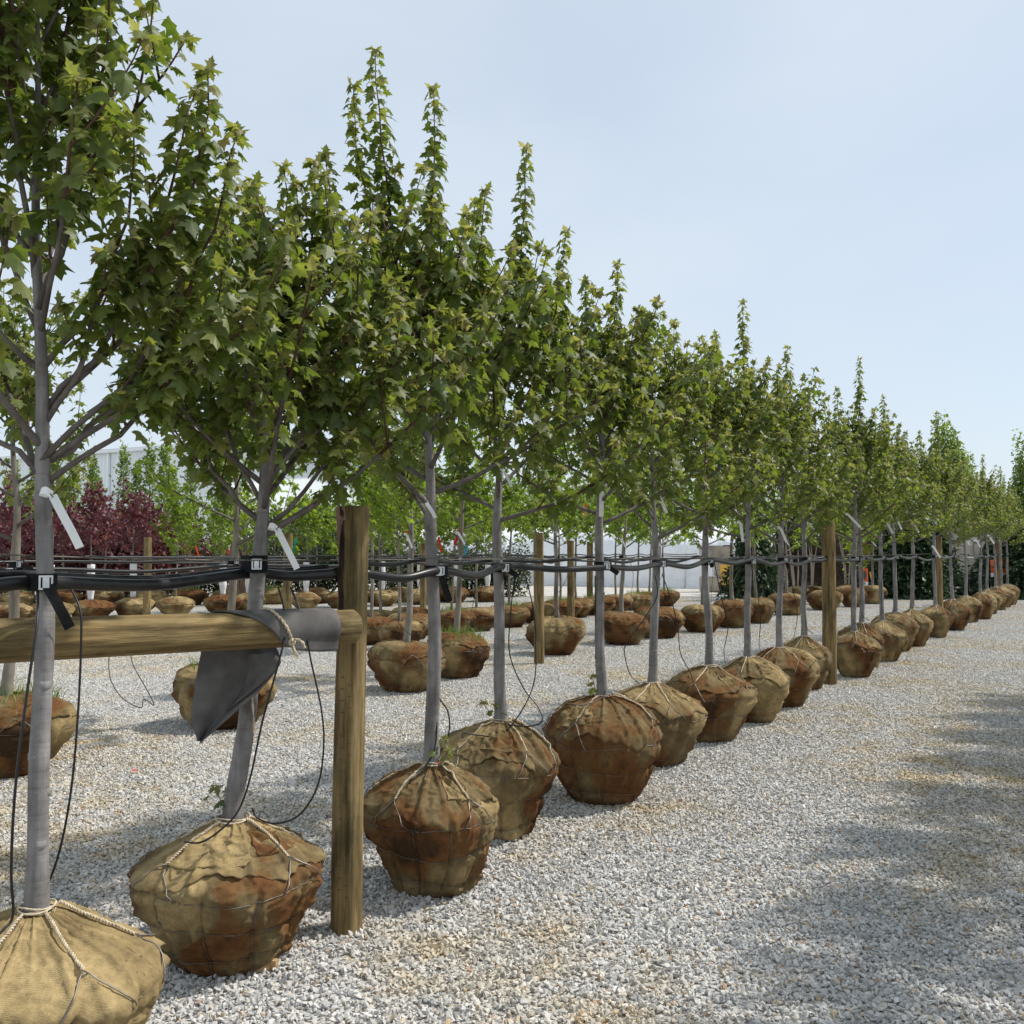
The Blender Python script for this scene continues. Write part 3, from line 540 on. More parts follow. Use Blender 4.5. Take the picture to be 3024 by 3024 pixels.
def hero(i, X, Y, r, h, seedB, rust, label, desc, flaps=(), tilt=0, near=0, **kw):
    T = grow(z0=h, **kw); B = Ball(seedB, r, h, rust, tilt); root = empty('maple_tree', (X, Y, 0)); tag(root, label, 'tree', G1)
    tree_parts(root, T, B, M['leaf'], M['bark'], True, near_leaves=near, worldoff=(X, Y, 0), nth=240 if i < 3 else 160, nt_=140 if i < 3 else 96, flaps=flaps, cover=[.08, .14, .55, .36, .5][i])
    if i: sprout(root, T, h, i, [0, 2.6, -.3, -2.6, 3.0][i])
    FRONT.append((root, wfun(root, T), T, desc)); return T
V = -math.pi / 2     # ball angle that faces the camera
T1X, T1Y = XW(140, 3.2), 3.2
hero(0, T1X - .02, T1Y, .385, .57, 11, .12, 'maple with a plain tan burlap ball beside the log rail, nearest its bare end', 'the tan-balled maple in front of the log rail', seed=21, H=4.15, zb=1.86, r0=.034, lean=(-.014, .01), ns=14, Lb=1.0, incl=(50, 26), near=280,
     side=4, step=.046, bare=.34, spikes=((.62, -.05, 2.62, 1.92), (.45, .2, 2.75, 1.98), (.82, .1, 2.8, 2.0), (-.55, 0, 2.8, 1.95), (.56, .0, 3.27, 2.15), (.46, .12, 3.28, 2.3), (.62, .1, 3.12, 2.0), (.28, -.1, 3.62, 2.5), (.1, .1, 4.3, 2.9), (-.3, 0, 3.8, 2.4), (.36, -.12, 3.05, 2.1), (-.05, -.2, 3.9, 2.6)), flaps=())
T2X, T2Y = XW(695, 4.31), 4.31
hero(1, T2X, T2Y, .40, .555, 23, .36, 'maple with leaning trunk tied behind the grey cloth on the log rail', 'the leaning maple behind the grey cloth', seed=34, H=3.35, zb=1.74, r0=.040, lean=(.082, .02), ns=16, Lb=1.08, incl=(64, 25), near=280, trunk_top=2.9, zs=2.6, side=5,
     spikes=((.05, 0, 3.38, 2.1), (.2, -.1, 3.36, 2.2), (-.12, .1, 3.36, 2.2), (.42, -.1, 3.12, 1.95), (-.36, -.1, 3.05, 1.9), (.55, 0, 2.8, 1.8), (-.55, .1, 2.9, 1.8), (.3, .2, 3.2, 2.0)), flaps=((V - .75, V + .55, .60, .82, .06), (V + .75, V + 1.6, .66, .88, .72)))
T3X, T3Y = XW(1278, 5.12), 5.12
hero(2, T3X, T3Y, .357, .62, 37, .66, 'tall maple with long upright shoots and rust stained ball, first past log-rail post', 'the first maple past the log-rail post', seed=45, H=4.1, zb=1.84, r0=.038, lean=(-.018, 0), ns=15, Lb=1.12, near=280, trunk_top=3.3, zs=2.75,
     spikes=((-.24, 0, 4.32, 2.7), (-.36, .05, 4.13, 2.6), (.07, 0, 4.11, 2.7), (-.50, 0, 3.76, 2.4), (.31, .05, 3.58, 2.3), (.1, -.2, 3.4, 2.3)), flaps=((V + .35, V + 1.0, .60, .86, .34),))
T4X, T4Y = XW(1480, 6.13), 6.13
hero(3, T4X, T4Y, .372, .665, 41, .46, 'maple with olive brown ball and one tall thin shoot, second past log-rail post', 'the second maple past the log-rail post', seed=58, H=3.9, zb=1.86, r0=.037, lean=(.012, 0), ns=15, Lb=1.12, trunk_top=3.3, zs=2.85,
     spikes=((.12, 0, 4.22, 2.8), (.38, 0, 3.66, 2.4), (-.2, 0, 3.86, 2.6), (-.35, -.1, 3.55, 2.3)), flaps=((V - .5, V + .3, .62, .82, .30),))
T5X, T5Y = XW(1778, 6.95), 6.95
hero(4, T5X, T5Y, .395, .69, 59, .66, 'maple whose rusty ball wears a pale folded burlap flap, third past log-rail post', 'the third maple past the log-rail post', seed=63, H=3.7, zb=1.86, r0=.036, lean=(-.01, 0), ns=15, Lb=1.12, trunk_top=3.2, zs=2.85,
     spikes=((.1, 0, 3.7, 2.5), (-.12, 0, 3.6, 2.5), (.3, .1, 3.4, 2.3), (-.35, 0, 3.4, 2.3)), flaps=((V - 1.15, V - .35, .56, .80, -.15),))
# ------------------------------------------------------------------ front row: the rest, from five grown variants
VAR = []
for k in range(5):
    h = [.66, .64, .66, .62, .65][k]; T = grow(seed=100 + k * 7, H=[3.95, 4.1, 3.85, 4.2, 4.0][k], z0=h, zb=1.82, r0=.036, ns=15, Lb=1.12, zs=3.0, trunk_top=[3.4, 3.5, 3.35, 3.5, 3.45][k],
        spikes=[((.1, .05, 3.8, 2.6), (-.25, .1, 3.6, 2.4), (.28, -.15, 3.5, 2.4)), ((0, .1, 4.25, 2.8), (.2, .2, 3.75, 2.5), (-.3, -.1, 3.6, 2.4)), ((.15, 0, 3.7, 2.5), (-.15, .2, 3.65, 2.5)), ((-.1, 0, 4.35, 2.9), (.25, -.1, 4.0, 2.7), (-.3, .1, 3.6, 2.5)), ((.05, -.1, 4.1, 2.7), (.3, .1, 3.7, 2.5), (-.2, -.2, 3.75, 2.5))][k])
    B = Ball(200 + k * 11, .40, h, [.58, .46, .66, .50, .60][k]); VAR.append((T, B))
ROOT = {}
def place_front(kx, X, Y, r, rz, sc, label, desc):
    T, B = VAR[kx]
    if kx not in ROOT:
        root = empty('maple_tree', (X, Y, 0), rz); tree_parts(root, T, B, M['leaf'], M['bark'], False, nth=90, nt_=56, flaps=((V - .4, V + .5, .62, .82, .15), (2.4, 3.3, .60, .8, .55)), cover=[.5, .25, .6, .3, .5][kx]); ROOT[kx] = root
    else: root = copy_tree(ROOT[kx]); root.location = (X, Y, 0); root.rotation_euler = (0, 0, rz)
    tag(root, label, 'tree', G1)
    for ch in root.children:
        if ch.name.startswith('root_ball'): k = r / .40; ch.scale = (k, k, 1)
    root.scale = (1, 1, sc); FRONT.append((root, wfun(root, T), T, desc)); return root
rows = [(1925, 8.1, .41, 0, .97), (2092, 9.1, .41, 2, 1.0), (2205, 10.1, .41, 1, .99), (2300, 11.1, .41, 4, .97), (2372, 12.4, .33, 0, .98),
        (2520, 13.55, .33, 3, .99), (2542, 14.7, .34, 2, .98), (2602, 15.55, .34, 1, .97), (2640, 17.1, .37, 4, 1.0), (2690, 17.9, .34, 0, 1.0),
        (2760, 19.75, .35, 3, 1.02), (2810, 21.5, .37, 2, 1.0), (2850, 23.9, .38, 1, .98), (2893, 25.0, .36, 4, 1.0), (2912, 27.0, .36, 0, 1.0), (2938, 28.9, .38, 2, 1.0), (2955, 30.3, .36, 1, 1.0), (2972, 31.7, .36, 4, 1.0)]
rng = random.Random(4)
for i, (px, Y, r, kx, sc) in enumerate(rows):
    n = i + 3
    d = f'the {ORD[n]} maple past the log-rail post' if i < 5 else f'the {ORD[i - 5]} maple beyond the tall bare second post'
    lb = (f'young green maple in burlap ball, {ORD[n]} past log-rail post in front row' if i < 5 else f'young green maple in burlap ball, {ORD[i - 5]} beyond the tall bare second post')
    place_front(kx, XW(px, Y), Y, r, rng.uniform(0, 6.28), sc, lb, d)

# ------------------------------------------------------------------ posts, log rail
def log_geo(seed, r0, r1, ln, sides=28, n=40):
    nn = Noise3(seed, 5); nf = Noise3(seed + 1, 14); z = np.linspace(0, ln, n); th = np.arange(sides) / sides * 2 * math.pi; Z, TH = np.meshgrid(z, th, indexing='ij')
    r = r0 + (r1 - r0) * Z / ln; p = np.stack([np.cos(TH) * 1.2, np.sin(TH) * 1.2, Z * .8], -1); r = r * (1 + .022 * nn(p) + .010 * nf(np.stack([np.cos(TH) * 1.5, np.sin(TH) * 1.5, Z * .3], -1)))
    ca = .9 + .25 * np.sin(Z * 1.3 + seed); dd = (TH - ca * 2 + math.pi) % (2 * math.pi) - math.pi; r = r * (1 - .05 * np.exp(-(dd / .05) ** 2) * np.clip(np.sin(Z * 1.7 + seed) + .4, 0, 1))
    bend = .004 * np.sin(Z / ln * 5 + seed)
    v = np.stack([np.cos(TH) * r + bend, np.sin(TH) * r, Z], -1).reshape(-1, 3); i = np.arange(n - 1)[:, None] * sides; j = np.arange(sides)[None]; k = (j + 1) % sides
    q = np.stack([i + j, i + k, i + sides + k, i + sides + j], -1).reshape(-1, 4); G = Geo().add(v, q=q)
    ends = []
    for e, zz in ((0, -.0005), (n - 1, ln + .0005)):
        ring = v[e * sides:(e + 1) * sides].copy(); ring[:, 2] = zz; ring[:, :2] *= .995; ends.append((np.vstack([ring, [[0, 0, zz]]]), [(sides, (a + 1) % sides, a) if e == 0 else (sides, a, (a + 1) % sides) for a in range(sides)]))
    return G, ends
def post(px, Y, r, ztop, label, seed, X=None, group='round timber posts holding the pipes', tilt=(0, 0), det=True):
    X = XW(px, Y) if X is None else X; root = empty('timber_post', (X, Y, 0)); tag(root, label, 'post', group)
    G, ends = log_geo(seed, r * 1.02, r * .97, ztop + .12, 28 if det else 14, 44 if det else 16); s = G.obj('shaft', M['wood'], root, True); s.location = (0, 0, -.12)
    e = Geo().add(ends[1][0], t=ends[1][1]).obj('end_grain', M['wood_end'], s); root.rotation_euler = (tilt[0], tilt[1], seed * .7 if not det else 0); return root
PX, PY = XW(1031, 4.55), 4.55
p1 = post(1031, 4.55, .0685, 1.905, 'round timber post with the log rail butted against it', 3, tilt=(0, R(.6)))
G = Geo()
for k in range(26):                      # incising marks of the treating plant
    for a0, st in ((-1.95, 0), (-1.45, .02)):
        z = .15 + k * .052 + st
        if z > 1.15 or (k * 7 + int(st * 100)) % 5 == 0: continue
        a = a0 + np.linspace(-.13, .10, 5); rr = .0705; pts = np.stack([np.cos(a) * rr, np.sin(a) * rr, z + .0 * a], -1); G.add(*tube(pts, .0016, 4))
G.obj('incising_marks', M['wood_cut'], p1)
a = np.linspace(-2.45, -2.05, 8); z = np.linspace(1.42, 1.90, 14); A_, Z_ = np.meshgrid(a, z, indexing='ij'); rr = .0695 + .004 * np.abs(np.sin(Z_ * 19 + A_ * 9))
wv = .12 * np.sin(Z_ * 23) + .08 * np.sin(Z_ * 51); v, q = rod_sheet(np.stack([np.cos(A_ + wv * .5) * rr, np.sin(A_ + wv * .5) * rr, Z_], -1), .004); Geo().add(v, q=q).obj('bark_remnant', M['barkflake'], p1)
a = np.linspace(-2.75, -1.95, 9); z = np.linspace(1.76, 1.90, 8); A_, Z_ = np.meshgrid(a, z, indexing='ij'); rr = .076 + .006 * np.sin(A_ * 9 + Z_ * 30); Z2 = 1.903 - (1.903 - Z_) * (1 + .6 * np.sin(A_ * 7))
v, q = rod_sheet(np.stack([np.cos(A_) * rr, np.sin(A_) * rr, Z2], -1), .003); Geo().add(v, q=q).obj('bark_flap', M['barkpink'], p1)
post(2446, 12.8, .087, 2.12, 'tall thick bare timber post in the front row, beyond log-rail post', 5)
post(2770, 20.4, .085, 2.0, 'timber post in the front row, third along from the log rail', 7)
post(2950, 31.0, .085, 2.0, 'timber post near the orange sign at the front row end', 9, det=False)
LA = P(-260, 1905, 3.20); LB = P(1040, 1848, 4.43); ld = LB - LA; ll = float(np.linalg.norm(ld))
lr = empty('log_rail', LA); tag(lr, 'horizontal round log rail fixed to the timber post under the pipes', 'rail')
lr.rotation_euler = Vector(ld).to_track_quat('Z', 'Y').to_euler()
G, ends = log_geo(31, .079, .0715, ll, 36, 60); G.obj('log', M['wood'], lr, True)
for e in ends: Geo().add(e[0], t=e[1]).obj('end_grain', M['wood_end'], lr)
LD = nrm(ld); 
def on_log(px):                                 # centre of the log under an image column
    f = np.linspace(0, 1, 400)[:, None]; p = LA + ld * f; x = p[:, 0] / p[:, 1] * F + CX; i = int(np.argmin(abs(x - px))); return p[i], .079 + (.0715 - .079) * f[i, 0]
# ------------------------------------------------------------------ grey cloth over the rail
fro = nrm(np.cross([0, 0, 1.], LD)); fro = fro if fro[1] < 0 else -fro        # horizontal, towards the camera
nu, nv = 26, 34; Pn = np.zeros((nu, nv, 3))
for i, u in enumerate(np.linspace(0, 1, nu)):
    c, r_ = on_log(640 + (978 - 640) * u); r_ += .006
    for j, w in enumerate(np.linspace(0, 1, nv)):
        # arc over the log from back to front, then a free edge hanging down in front
        back = R(200); reach = R(15) - (1 - u) ** 1.6 * R(-70) * 0
        start = back; ang_end = R(float(np.interp(u, [0, .12, .25, .38, .5, 1], [95, 78, 45, 5, -30, -38])))
        arc = r_ * (start - ang_end); hang = .05 * float(np.clip((u - .42) * 5, 0, 1)) + .006 * math.sin(u * 9); tot = arc + hang; d_ = w * tot
        if d_ <= arc:
            t = start - d_ / r_; Pn[i, j] = c + fro * math.cos(t) * r_ + np.array([0, 0, 1.]) * math.sin(t) * r_
        else:
            t = ang_end; b0 = c + fro * math.cos(t) * r_ + np.array([0, 0, 1.]) * math.sin(t) * r_; k = d_ - arc
            Pn[i, j] = b0 + np.array([0, 0, -1.]) * k * .95 + fro * (-.1 * k)
        Pn[i, j] += fro * .003 * math.sin(u * 14 + w * 5) * w
cl = empty('felt_cloth', on_log(850)[0]); tag(cl, 'grey felt cloth draped and tied over the log rail', 'cloth')
cb = np.array(cl.location); v, q = rod_sheet(Pn - cb, .006); Geo().add(v, q=q).obj('draped_piece', M['felt'], cl, True)
left = smooth_path([P(598, 1905, 4.12), P(585, 1975, 4.13), P(572, 2060, 4.12), P(566, 2125, 4.10), P(584, 2184, 4.08)], 8)
right = smooth_path([P(806, 1890, 4.24), P(826, 1955, 4.16), P(775, 2030, 4.12), P(700, 2098, 4.10), P(596, 2188, 4.07)], 8)
n = len(left); Pn = np.zeros((n, 22, 3))
for i in range(n):
    for j, w in enumerate(np.linspace(0, 1, 22)):
        p = left[i] * (1 - w) + right[i] * w; s_ = math.sin(w * math.pi); f = i / (n - 1)
        Pn[i, j] = p + np.array([0, -1., 0]) * (.045 * s_ * math.sin(w * 5.2 + f * 2.4) + .03 * math.exp(-((w - .55) / .09) ** 2) * f) + np.array([0, 0, -.012]) * s_
v, q = rod_sheet(Pn - cb, .006); Geo().add(v, q=q).obj('hanging_piece', M['felt'], cl, True)
tl = smooth_path([P(690, 1935, 4.20), P(660, 2050, 4.19), P(610, 2150, 4.17)], 8); tr_ = smooth_path([P(803, 1925, 4.10), P(826, 1966, 4.07), P(700, 2078, 4.13)], 8); m_ = len(tl); Pn = np.zeros((m_, 12, 3))
for i in range(m_):
    for j, w in enumerate(np.linspace(0, 1, 12)): Pn[i, j] = tl[i] * (1 - w) + tr_[i] * w + np.array([0, .02, 0]) * math.sin(w * 6)
v, q = rod_sheet(Pn - cb, .006); Geo().add(v, q=q).obj('folded_corner', M['felt'], cl, True)
def strand2(pts, r, G=None, per=8, tw=.7):
    G = G or Geo(); f = smooth_path(pts, per); T = nrm(np.gradient(f, axis=0)); u = nrm(np.cross(T, [0.1, .9, .3])); w = np.cross(T, u); ph = np.arange(len(f)) * tw
    for k in (0, math.pi): G.add(*tube(f + r * .85 * (np.cos(ph + k)[:, None] * u + np.sin(ph + k)[:, None] * w), r, 5))
    return G
c, r_ = on_log(800); arc = [c + fro * math.cos(t) * (r_ + .014) + np.array([0, 0, 1.]) * math.sin(t) * (r_ + .014) + LD * (.03 - .05 * math.sin(t)) for t in np.linspace(R(150), R(-35), 9)]
tr0 = empty('tie_rope', c); tag(tr0, 'frayed pale rope knotted round the grey cloth', 'rope'); off = np.array(c)
strand2(np.array(arc) - off, .0038).obj('loop', M['rope'], tr0, True)
kn = np.array(arc[-1]); G = Geo(); rsn = np.random.RandomState(2)
for k in range(4):
    ph = np.linspace(0, 6.28, 14); ax = nrm(rsn.normal(size=3)); bx = nrm(np.cross(ax, rsn.normal(size=3))); G.add(*tube(kn - off + .013 * (np.cos(ph)[:, None] * ax + np.sin(ph)[:, None] * bx), .0042, 5, False))
strand2([kn - off, kn - off + [.02, -.01, .012], kn - off + [.045, -.012, .0], kn - off + [.055, -.01, -.025]], .0035, G, 6); G.obj('knot', M['rope'], tr0, True); G = Geo()
for k in range(14): e = rsn.normal(size=3) * .008; G.add(*tube([kn - off, kn - off + [.008 + e[0], e[1], -.03], kn - off + [.022 + e[0] * 1.6, e[1], -.058 - abs(e[2])]], .0011, 4))
G.obj('frayed_end', M['rope'], tr0)
sr = empty('hanging_rope', P(745, 1985, 4.16)); tag(sr, 'loose rope strand dangling below the grey cloth', 'rope'); b0 = np.array(sr.location)
strand2([P(742, 1985, 4.16) - b0, P(744, 2050, 4.15) - b0, P(749, 2110, 4.15) - b0], .003).obj('strand', M['rope'], sr, True); G = Geo()
for k in range(9): e = rsn.normal(size=3) * .006; G.add(*tube([P(749, 2108, 4.15) - b0, P(750, 2135, 4.15) - b0 + e * .6, P(752, 2165, 4.15) - b0 + e], .001, 4))
G.obj('frayed_end', M['rope'], sr)

# ------------------------------------------------------------------ pipes, straps, tags, drip tubes
ZP = 1.60
def line_obj(name, pts, r, mat, label, cat, sides=8, group=None, per=8):
    pts = np.asarray(pts); b = pts[0].copy(); o = Geo().add(*tube(smooth_path(pts - b, per), r, sides)).obj(name, mat, None, True); o.location = b; tag(o, label, cat, group); return o
def pipe_run(a, b, trees, label, seed, r=.022, off=0., dz=0.0, name='water_pipe', waves=.03, side=1):
    rs = np.random.RandomState(seed); ts = sorted(trees, key=lambda t: t[1](ZP) @ ROWD); pts = [a]
    for k, t in enumerate(ts):
        p = t[1](ZP); pts.append(p + ROWN * side * (t[2].r(ZP) + r + .004 + off) + np.array([0, 0, dz + rs.uniform(-.6, .6) * waves]))
    pts.append(b); out_ = [pts[0]]
    for p, q in zip(pts[:-1], pts[1:]):
        d_ = np.linalg.norm(q - p); m = (p + q) / 2 + np.array([0, 0, -.022 * d_ + rs.uniform(-.4, .4) * waves]) + ROWN * rs.uniform(-.01, .01); out_ += [m, q]
    return line_obj(name, out_, r, M['pipe'] if r > .01 else M['cable'], label, 'pipe' if r > .01 else 'cable', 12)
pa = np.array([PX, PY, ZP]); pst2 = np.array([XW(2446, 12.8), 12.8, ZP]); pst3 = np.array([XW(2770, 20.4), 20.4, ZP]); pst4 = np.array([XW(2950, 31), 31, ZP])
start = P(-330, 1722, 2.75)
pe = pa - ROWD * .05 + np.array([-.03, -.02, 0])
pipe_run(start, pe, FRONT[0:2], 'thick black water pipe above the log rail, ending at its post', 1, .023, waves=.012, side=-1)
pipe_run(start + [0, .06, .035], pe + [-.05, .11, .03], FRONT[0:2], 'thinner black pipe running just behind the thick one above the log rail', 2, .012, .045, .025, waves=.008, side=-1)
pipe_run(pa + ROWN * .02 + ROWD * .07, pst2 - ROWD * .05, FRONT[2:10], 'thick black water pipe from log-rail post to the tall bare post', 3, .021, waves=.05)
pipe_run(pa + ROWD * .07 - ROWN * .02 + [0, 0, .05], pst2 - ROWD * .08 + [0, 0, .03], FRONT[2:10], 'thin black pipe weaving behind the trunks from log-rail post onward', 4, .011, .01, .04, waves=.03, side=-1)
pipe_run(pst2 + ROWD * .08, pst3 - ROWD * .06, FRONT[10:15], 'black water pipe from the tall bare post to the third post', 5, .02, waves=.04)
pipe_run(pst3 + ROWD * .08, pst4 - ROWD * .06, FRONT[15:22], 'black water pipe along the last stretch before the orange sign', 6, .02, waves=.03)
for k, (p, q, l) in enumerate(((start + [0, .05, .09], pa + [-.05, .0, .06], 'thin weathered cable above the pipe over the log rail'), (pa + [.05, .0, .06], pst2 + [-.08, -.04, .05], 'thin weathered cable strung from log-rail post to the tall bare post'), (pst2 + [.09, 0, .05], pst3 + [-.09, 0, .05], 'thin weathered cable strung beyond the tall bare post'))):
    line_obj('support_cable', [p - ROWN * .05, (p + q) / 2 - [0, 0, .012] - ROWN * .07, q - ROWN * .05], .0032, M['cable'], l, 'cable', 6)
def ribbon(pts, w, side, th=.001):
    pts = smooth_path(pts, 6); side = nrm(np.asarray(side, float)); u = np.linspace(-.5, .5, 3); g_ = pts[:, None, :] + side[None, None] * (u * w)[None, :, None]; return rod_sheet(g_, th)
def strap(tr, seed, side=1, big=False, tail=True, wide=.055, zoff=0.0):
    root, f, T, desc = tr; rs = np.random.RandomState(seed); c = f(ZP) + np.array([0, 0, zoff]); rt = T.r(ZP) + .0035; pc = ROWN * side * (rt + .024); rp_ = .027
    e = empty('tree_strap', c); tag(e, f'black webbing strap buckled round {desc}', 'strap', 'black straps tying trunks to the pipes')
    n = 40; th = np.linspace(0, 2 * math.pi, n, endpoint=False); D = np.stack([np.cos(th), np.sin(th), 0 * th], -1)
    h = np.maximum(rt, D @ pc + rp_); hp = np.gradient(np.concatenate([h[-2:], h, h[:2]]))[2:-2] / (2 * math.pi / n); tn = np.stack([-np.sin(th), np.cos(th), 0 * th], -1); ring = D * h[:, None] + tn * hp[:, None] * .95
    G = Geo(); z = np.array([-wide / 2, wide / 2]); vi = []; 
    for rr_ in (1.0, 1.0):
        pass
    inner = ring; outer = ring + D * .005; vv = np.concatenate([inner + [0, 0, z[0]], outer + [0, 0, z[0]], outer + [0, 0, z[1]], inner + [0, 0, z[1]]]); q = []
    for k in range(4):
        a_ = k * n; b_ = ((k + 1) % 4) * n
        for i in range(n): j = (i + 1) % n; q.append((a_ + i, a_ + j, b_ + j, b_ + i))
    G.add(vv, q=q).obj('band', M['strap'], e)
    # buckle on the side that faces the lane
    tc_ = nrm(np.array([-c[0], -c[1], 0]) + ROWD * rs.uniform(-1.2, .4)); k = int(np.argmax((outer * tc_).sum(1))); bp = outer[k] + tc_ * .009; sx = nrm(np.cross(tc_, [0, 0, 1.])); up = np.array([0, 0, 1.]); G = Geo(); bw, bh = .036, .040
    for s_ in (-1, 1): G.add(*box(bp + sx * s_ * bw / 2, (.006, .007, bh + .006), sx, tc_, up)); G.add(*box(bp + up * s_ * bh / 2, (bw - .0065, .007, .006), sx, tc_, up))
    G.add(*box(bp + tc_ * .003, (bw * .55, .008, bh - .0065), sx, tc_, up)); G.obj('buckle', M['metal'], e)
    if tail:
        s0 = bp + sx * (-.024) - tc_ * .002; sg = rs.choice([-1, 1]) if not big else 1; dr_ = -sx * -1 if False else sx * sg; ln = (.165 if big else rs.uniform(.05, .15)); dd = nrm(ROWD * .75 + np.array([0, 0, -1.3 if big else -rs.uniform(.1, 1.2)]) + tc_ * .25)
        v, q = ribbon([bp - tc_ * .002, bp + dd * ln * .3 + tc_ * .018, bp + dd * ln * .65 + tc_ * .022, bp + dd * ln + tc_ * .01], .033, np.cross(dd, tc_), .003); Geo().add(v, q=q).obj('strap_tail', M['strap'], e)
for i, t in enumerate(FRONT):
    strap(t, 70 + i, -1 if i < 2 else 1, big=(i in (0, 2)), tail=(i % 2 == 0 or i in (3, 7)), wide=.075 if i == 1 else .055, zoff=.045 if i == 1 else 0)
def paper_tag(anchor, lean_, ln, w, label, cat='tag', group='white paper tags on the trees', mat='paper', curl=.0, facing=None, ink=False, name='plant_tag'):
    an = np.asarray(anchor, float); tc_ = nrm(np.array([-an[0], -an[1], 0])) if facing is None else facing; sx = np.array([-tc_[1], tc_[0], 0]); sx = sx if sx[0] > 0 else -sx
    o = empty(name, an); tag(o, label, cat, group); d = nrm(np.array([0, 0, -1.]) + sx * lean_)
    pts = [np.zeros(3), d * ln * .33 + tc_ * .008 + sx * curl * .3, d * ln * .68 + tc_ * .01 + sx * curl * .75, d * ln + tc_ * .0 + sx * curl]
    wd = nrm(np.cross(d, tc_) + tc_ * .12); v, q = ribbon(pts, w, wd, .0012); Geo().add(v, q=q).obj('strip', M[mat], o)
    if cat == 'tag':
        lp = nrm(-sx * .9 + np.array([0, 0, .25])); v, q = ribbon([np.zeros(3) + tc_ * .004, lp * .022 + tc_ * .010 + np.array([0, 0, .008]), lp * .036 - tc_ * .012, lp * .012 - tc_ * .018], w * .9, nrm(np.cross(lp, tc_)), .0012); Geo().add(v, q=q).obj('loop', M[mat], o)
        if ink: Geo().add(*box(lp * .004 + tc_ * .0065, (.020, .002, .003), nrm(d + sx * .3), tc_, nrm(np.cross(d, tc_)))).obj('slot', M['ink'], o)
    return o
TAGS = [(0, 155, 1462, 3.14, .42, .18, .026, .012), (1, 818, 1562, 4.24, .50, .19, .027, 0), (2, 1250, 1468, 5.05, .30, .11, .02, .03), (3, 1490, 1395, 6.05, .25, .09, .016, .02), (4, 1777, 1440, 6.88, -.02, .20, .032, 0), (5, 1944, 1458, 8.0, .42, .17, .026, 0), (6, 2090, 1462, 9.0, .55, .15, .028, .02), (7, 2187, 1545, 10.0, .12, .19, .03, 0), (8, 2305, 1560, 11.0, .42, .17, .028, 0), (9, 2392, 1546, 12.2, .6, .17, .03, .02),
        (10, 2505, 1520, 13.45, .7, .21, .03, .03), (12, 2622, 1548, 15.4, .5, .16, .032, 0), (13, 2650, 1535, 17, .4, .18, .03, 0), (14, 2705, 1555, 17.7, .3, .2, .03, .02), (15, 2759, 1535, 19.6, .5, .2, .034, 0), (16, 2757, 1615, 19.2, .55, .24, .034, 0), (18, 2850, 1585, 23.7, .5, .22, .04, 0), (19, 2883, 1595, 24.8, .5, .2, .04, 0), (20, 2920, 1582, 26.8, .5, .24, .045, .02)]
for k, (ti, px, py, Y, ln_, l, w, cu) in enumerate(TAGS):
    paper_tag(P(px, py, Y), ln_, l, w, f'white paper tag hanging from {FRONT[ti][3]}' if ti != 16 else 'white paper tag hanging low beside the third front-row post', curl=cu, ink=ti < 2)
G2 = 'black drip tubes hanging from the pipes'
def tube_px(path, label, r=.0042): line_obj('drip_tube', [P(*p) for p in path], r, M['tube'], label, 'tube', 6, G2, 10)
tube_px([(112, 1738, 3.2), (108, 1850, 3.1), (75, 2080, 3.02), (45, 2330, 2.98), (33, 2560, 2.98), (38, 2700, 2.98), (10, 2745, 2.95), (-40, 2790, 2.9)], 'drip tube hanging on the bare-end side of the tan-balled maple')
tube_px([(210, 1738, 3.35), (236, 1800, 3.32), (240, 1880, 3.30), (232, 2080, 3.28), (214, 2300, 3.26), (186, 2470, 3.26), (150, 2590, 3.28), (100, 2680, 3.2)], 'drip tube hanging between the tan-balled maple and the grey cloth')
tube_px([(822, 1735, 4.2), (838, 1800, 4.15), (840, 1880, 4.10), (822, 1960, 4.05), (775, 2130, 4.03), (738, 2300, 4.05), (700, 2400, 4.10), (640, 2460, 4.05), (590, 2488, 4.02), (545, 2486, 4.05)], 'drip tube crossing the leaning trunk below the grey cloth')
tube_px([(858, 1735, 4.28), (895, 1830, 4.2), (918, 1950, 4.17), (948, 2090, 4.17), (956, 2200, 4.17), (938, 2320, 4.2), (885, 2405, 4.25), (815, 2432, 4.28), (760, 2415, 4.3), (744, 2385, 4.3)], 'long drip tube looping out towards the log-rail post')
tube_px([(1278, 2010, 5.1), (1290, 2140, 5.1), (1280, 2220, 5.05), (1250, 2270, 5.0), (1215, 2300, 4.93), (1210, 2315, 4.92)], 'drip tube close against the first trunk past the log-rail post')
tube_px([(1282, 1720, 5.12), (1284, 1900, 5.15), (1290, 2040, 5.15), (1322, 2100, 5.15), (1326, 2160, 5.15), (1300, 2225, 5.15)], 'drip tube bowing out beside the first trunk past the log-rail post')
tube_px([(1520, 1700, 6.1), (1508, 1810, 6.1), (1505, 1930, 6.1), (1545, 2030, 6.1), (1590, 2090, 6.05), (1600, 2130, 6.0), (1560, 2145, 6.0), (1500, 2140, 6.0)], 'drip tube swinging wide past the second trunk after the log-rail post')
tube_px([(1552, 1700, 6.15), (1575, 1800, 6.15), (1582, 1900, 6.15), (1578, 2010, 6.12), (1540, 2100, 6.05), (1480, 2170, 5.98), (1420, 2172, 5.95), (1370, 2165, 5.92), (1366, 2180, 5.9)], 'drip tube crossing to the olive ball of the second maple past the post')
tube_px([(1757, 1700, 6.95), (1760, 1850, 6.95), (1772, 1980, 6.95), (1785, 2050, 6.9), (1730, 2080, 6.75), (1670, 2078, 6.7)], 'drip tube dropping onto the ball with the pale flap')
tube_px([(1935, 1700, 8.0), (1940, 1760, 8.0), (1900, 1830, 8.0), (1850, 1900, 8.0), (1845, 1935, 8.0), (1860, 1990, 8.0), (1888, 2020, 7.95)], 'drip tube bowed out before the fourth trunk past the log-rail post')
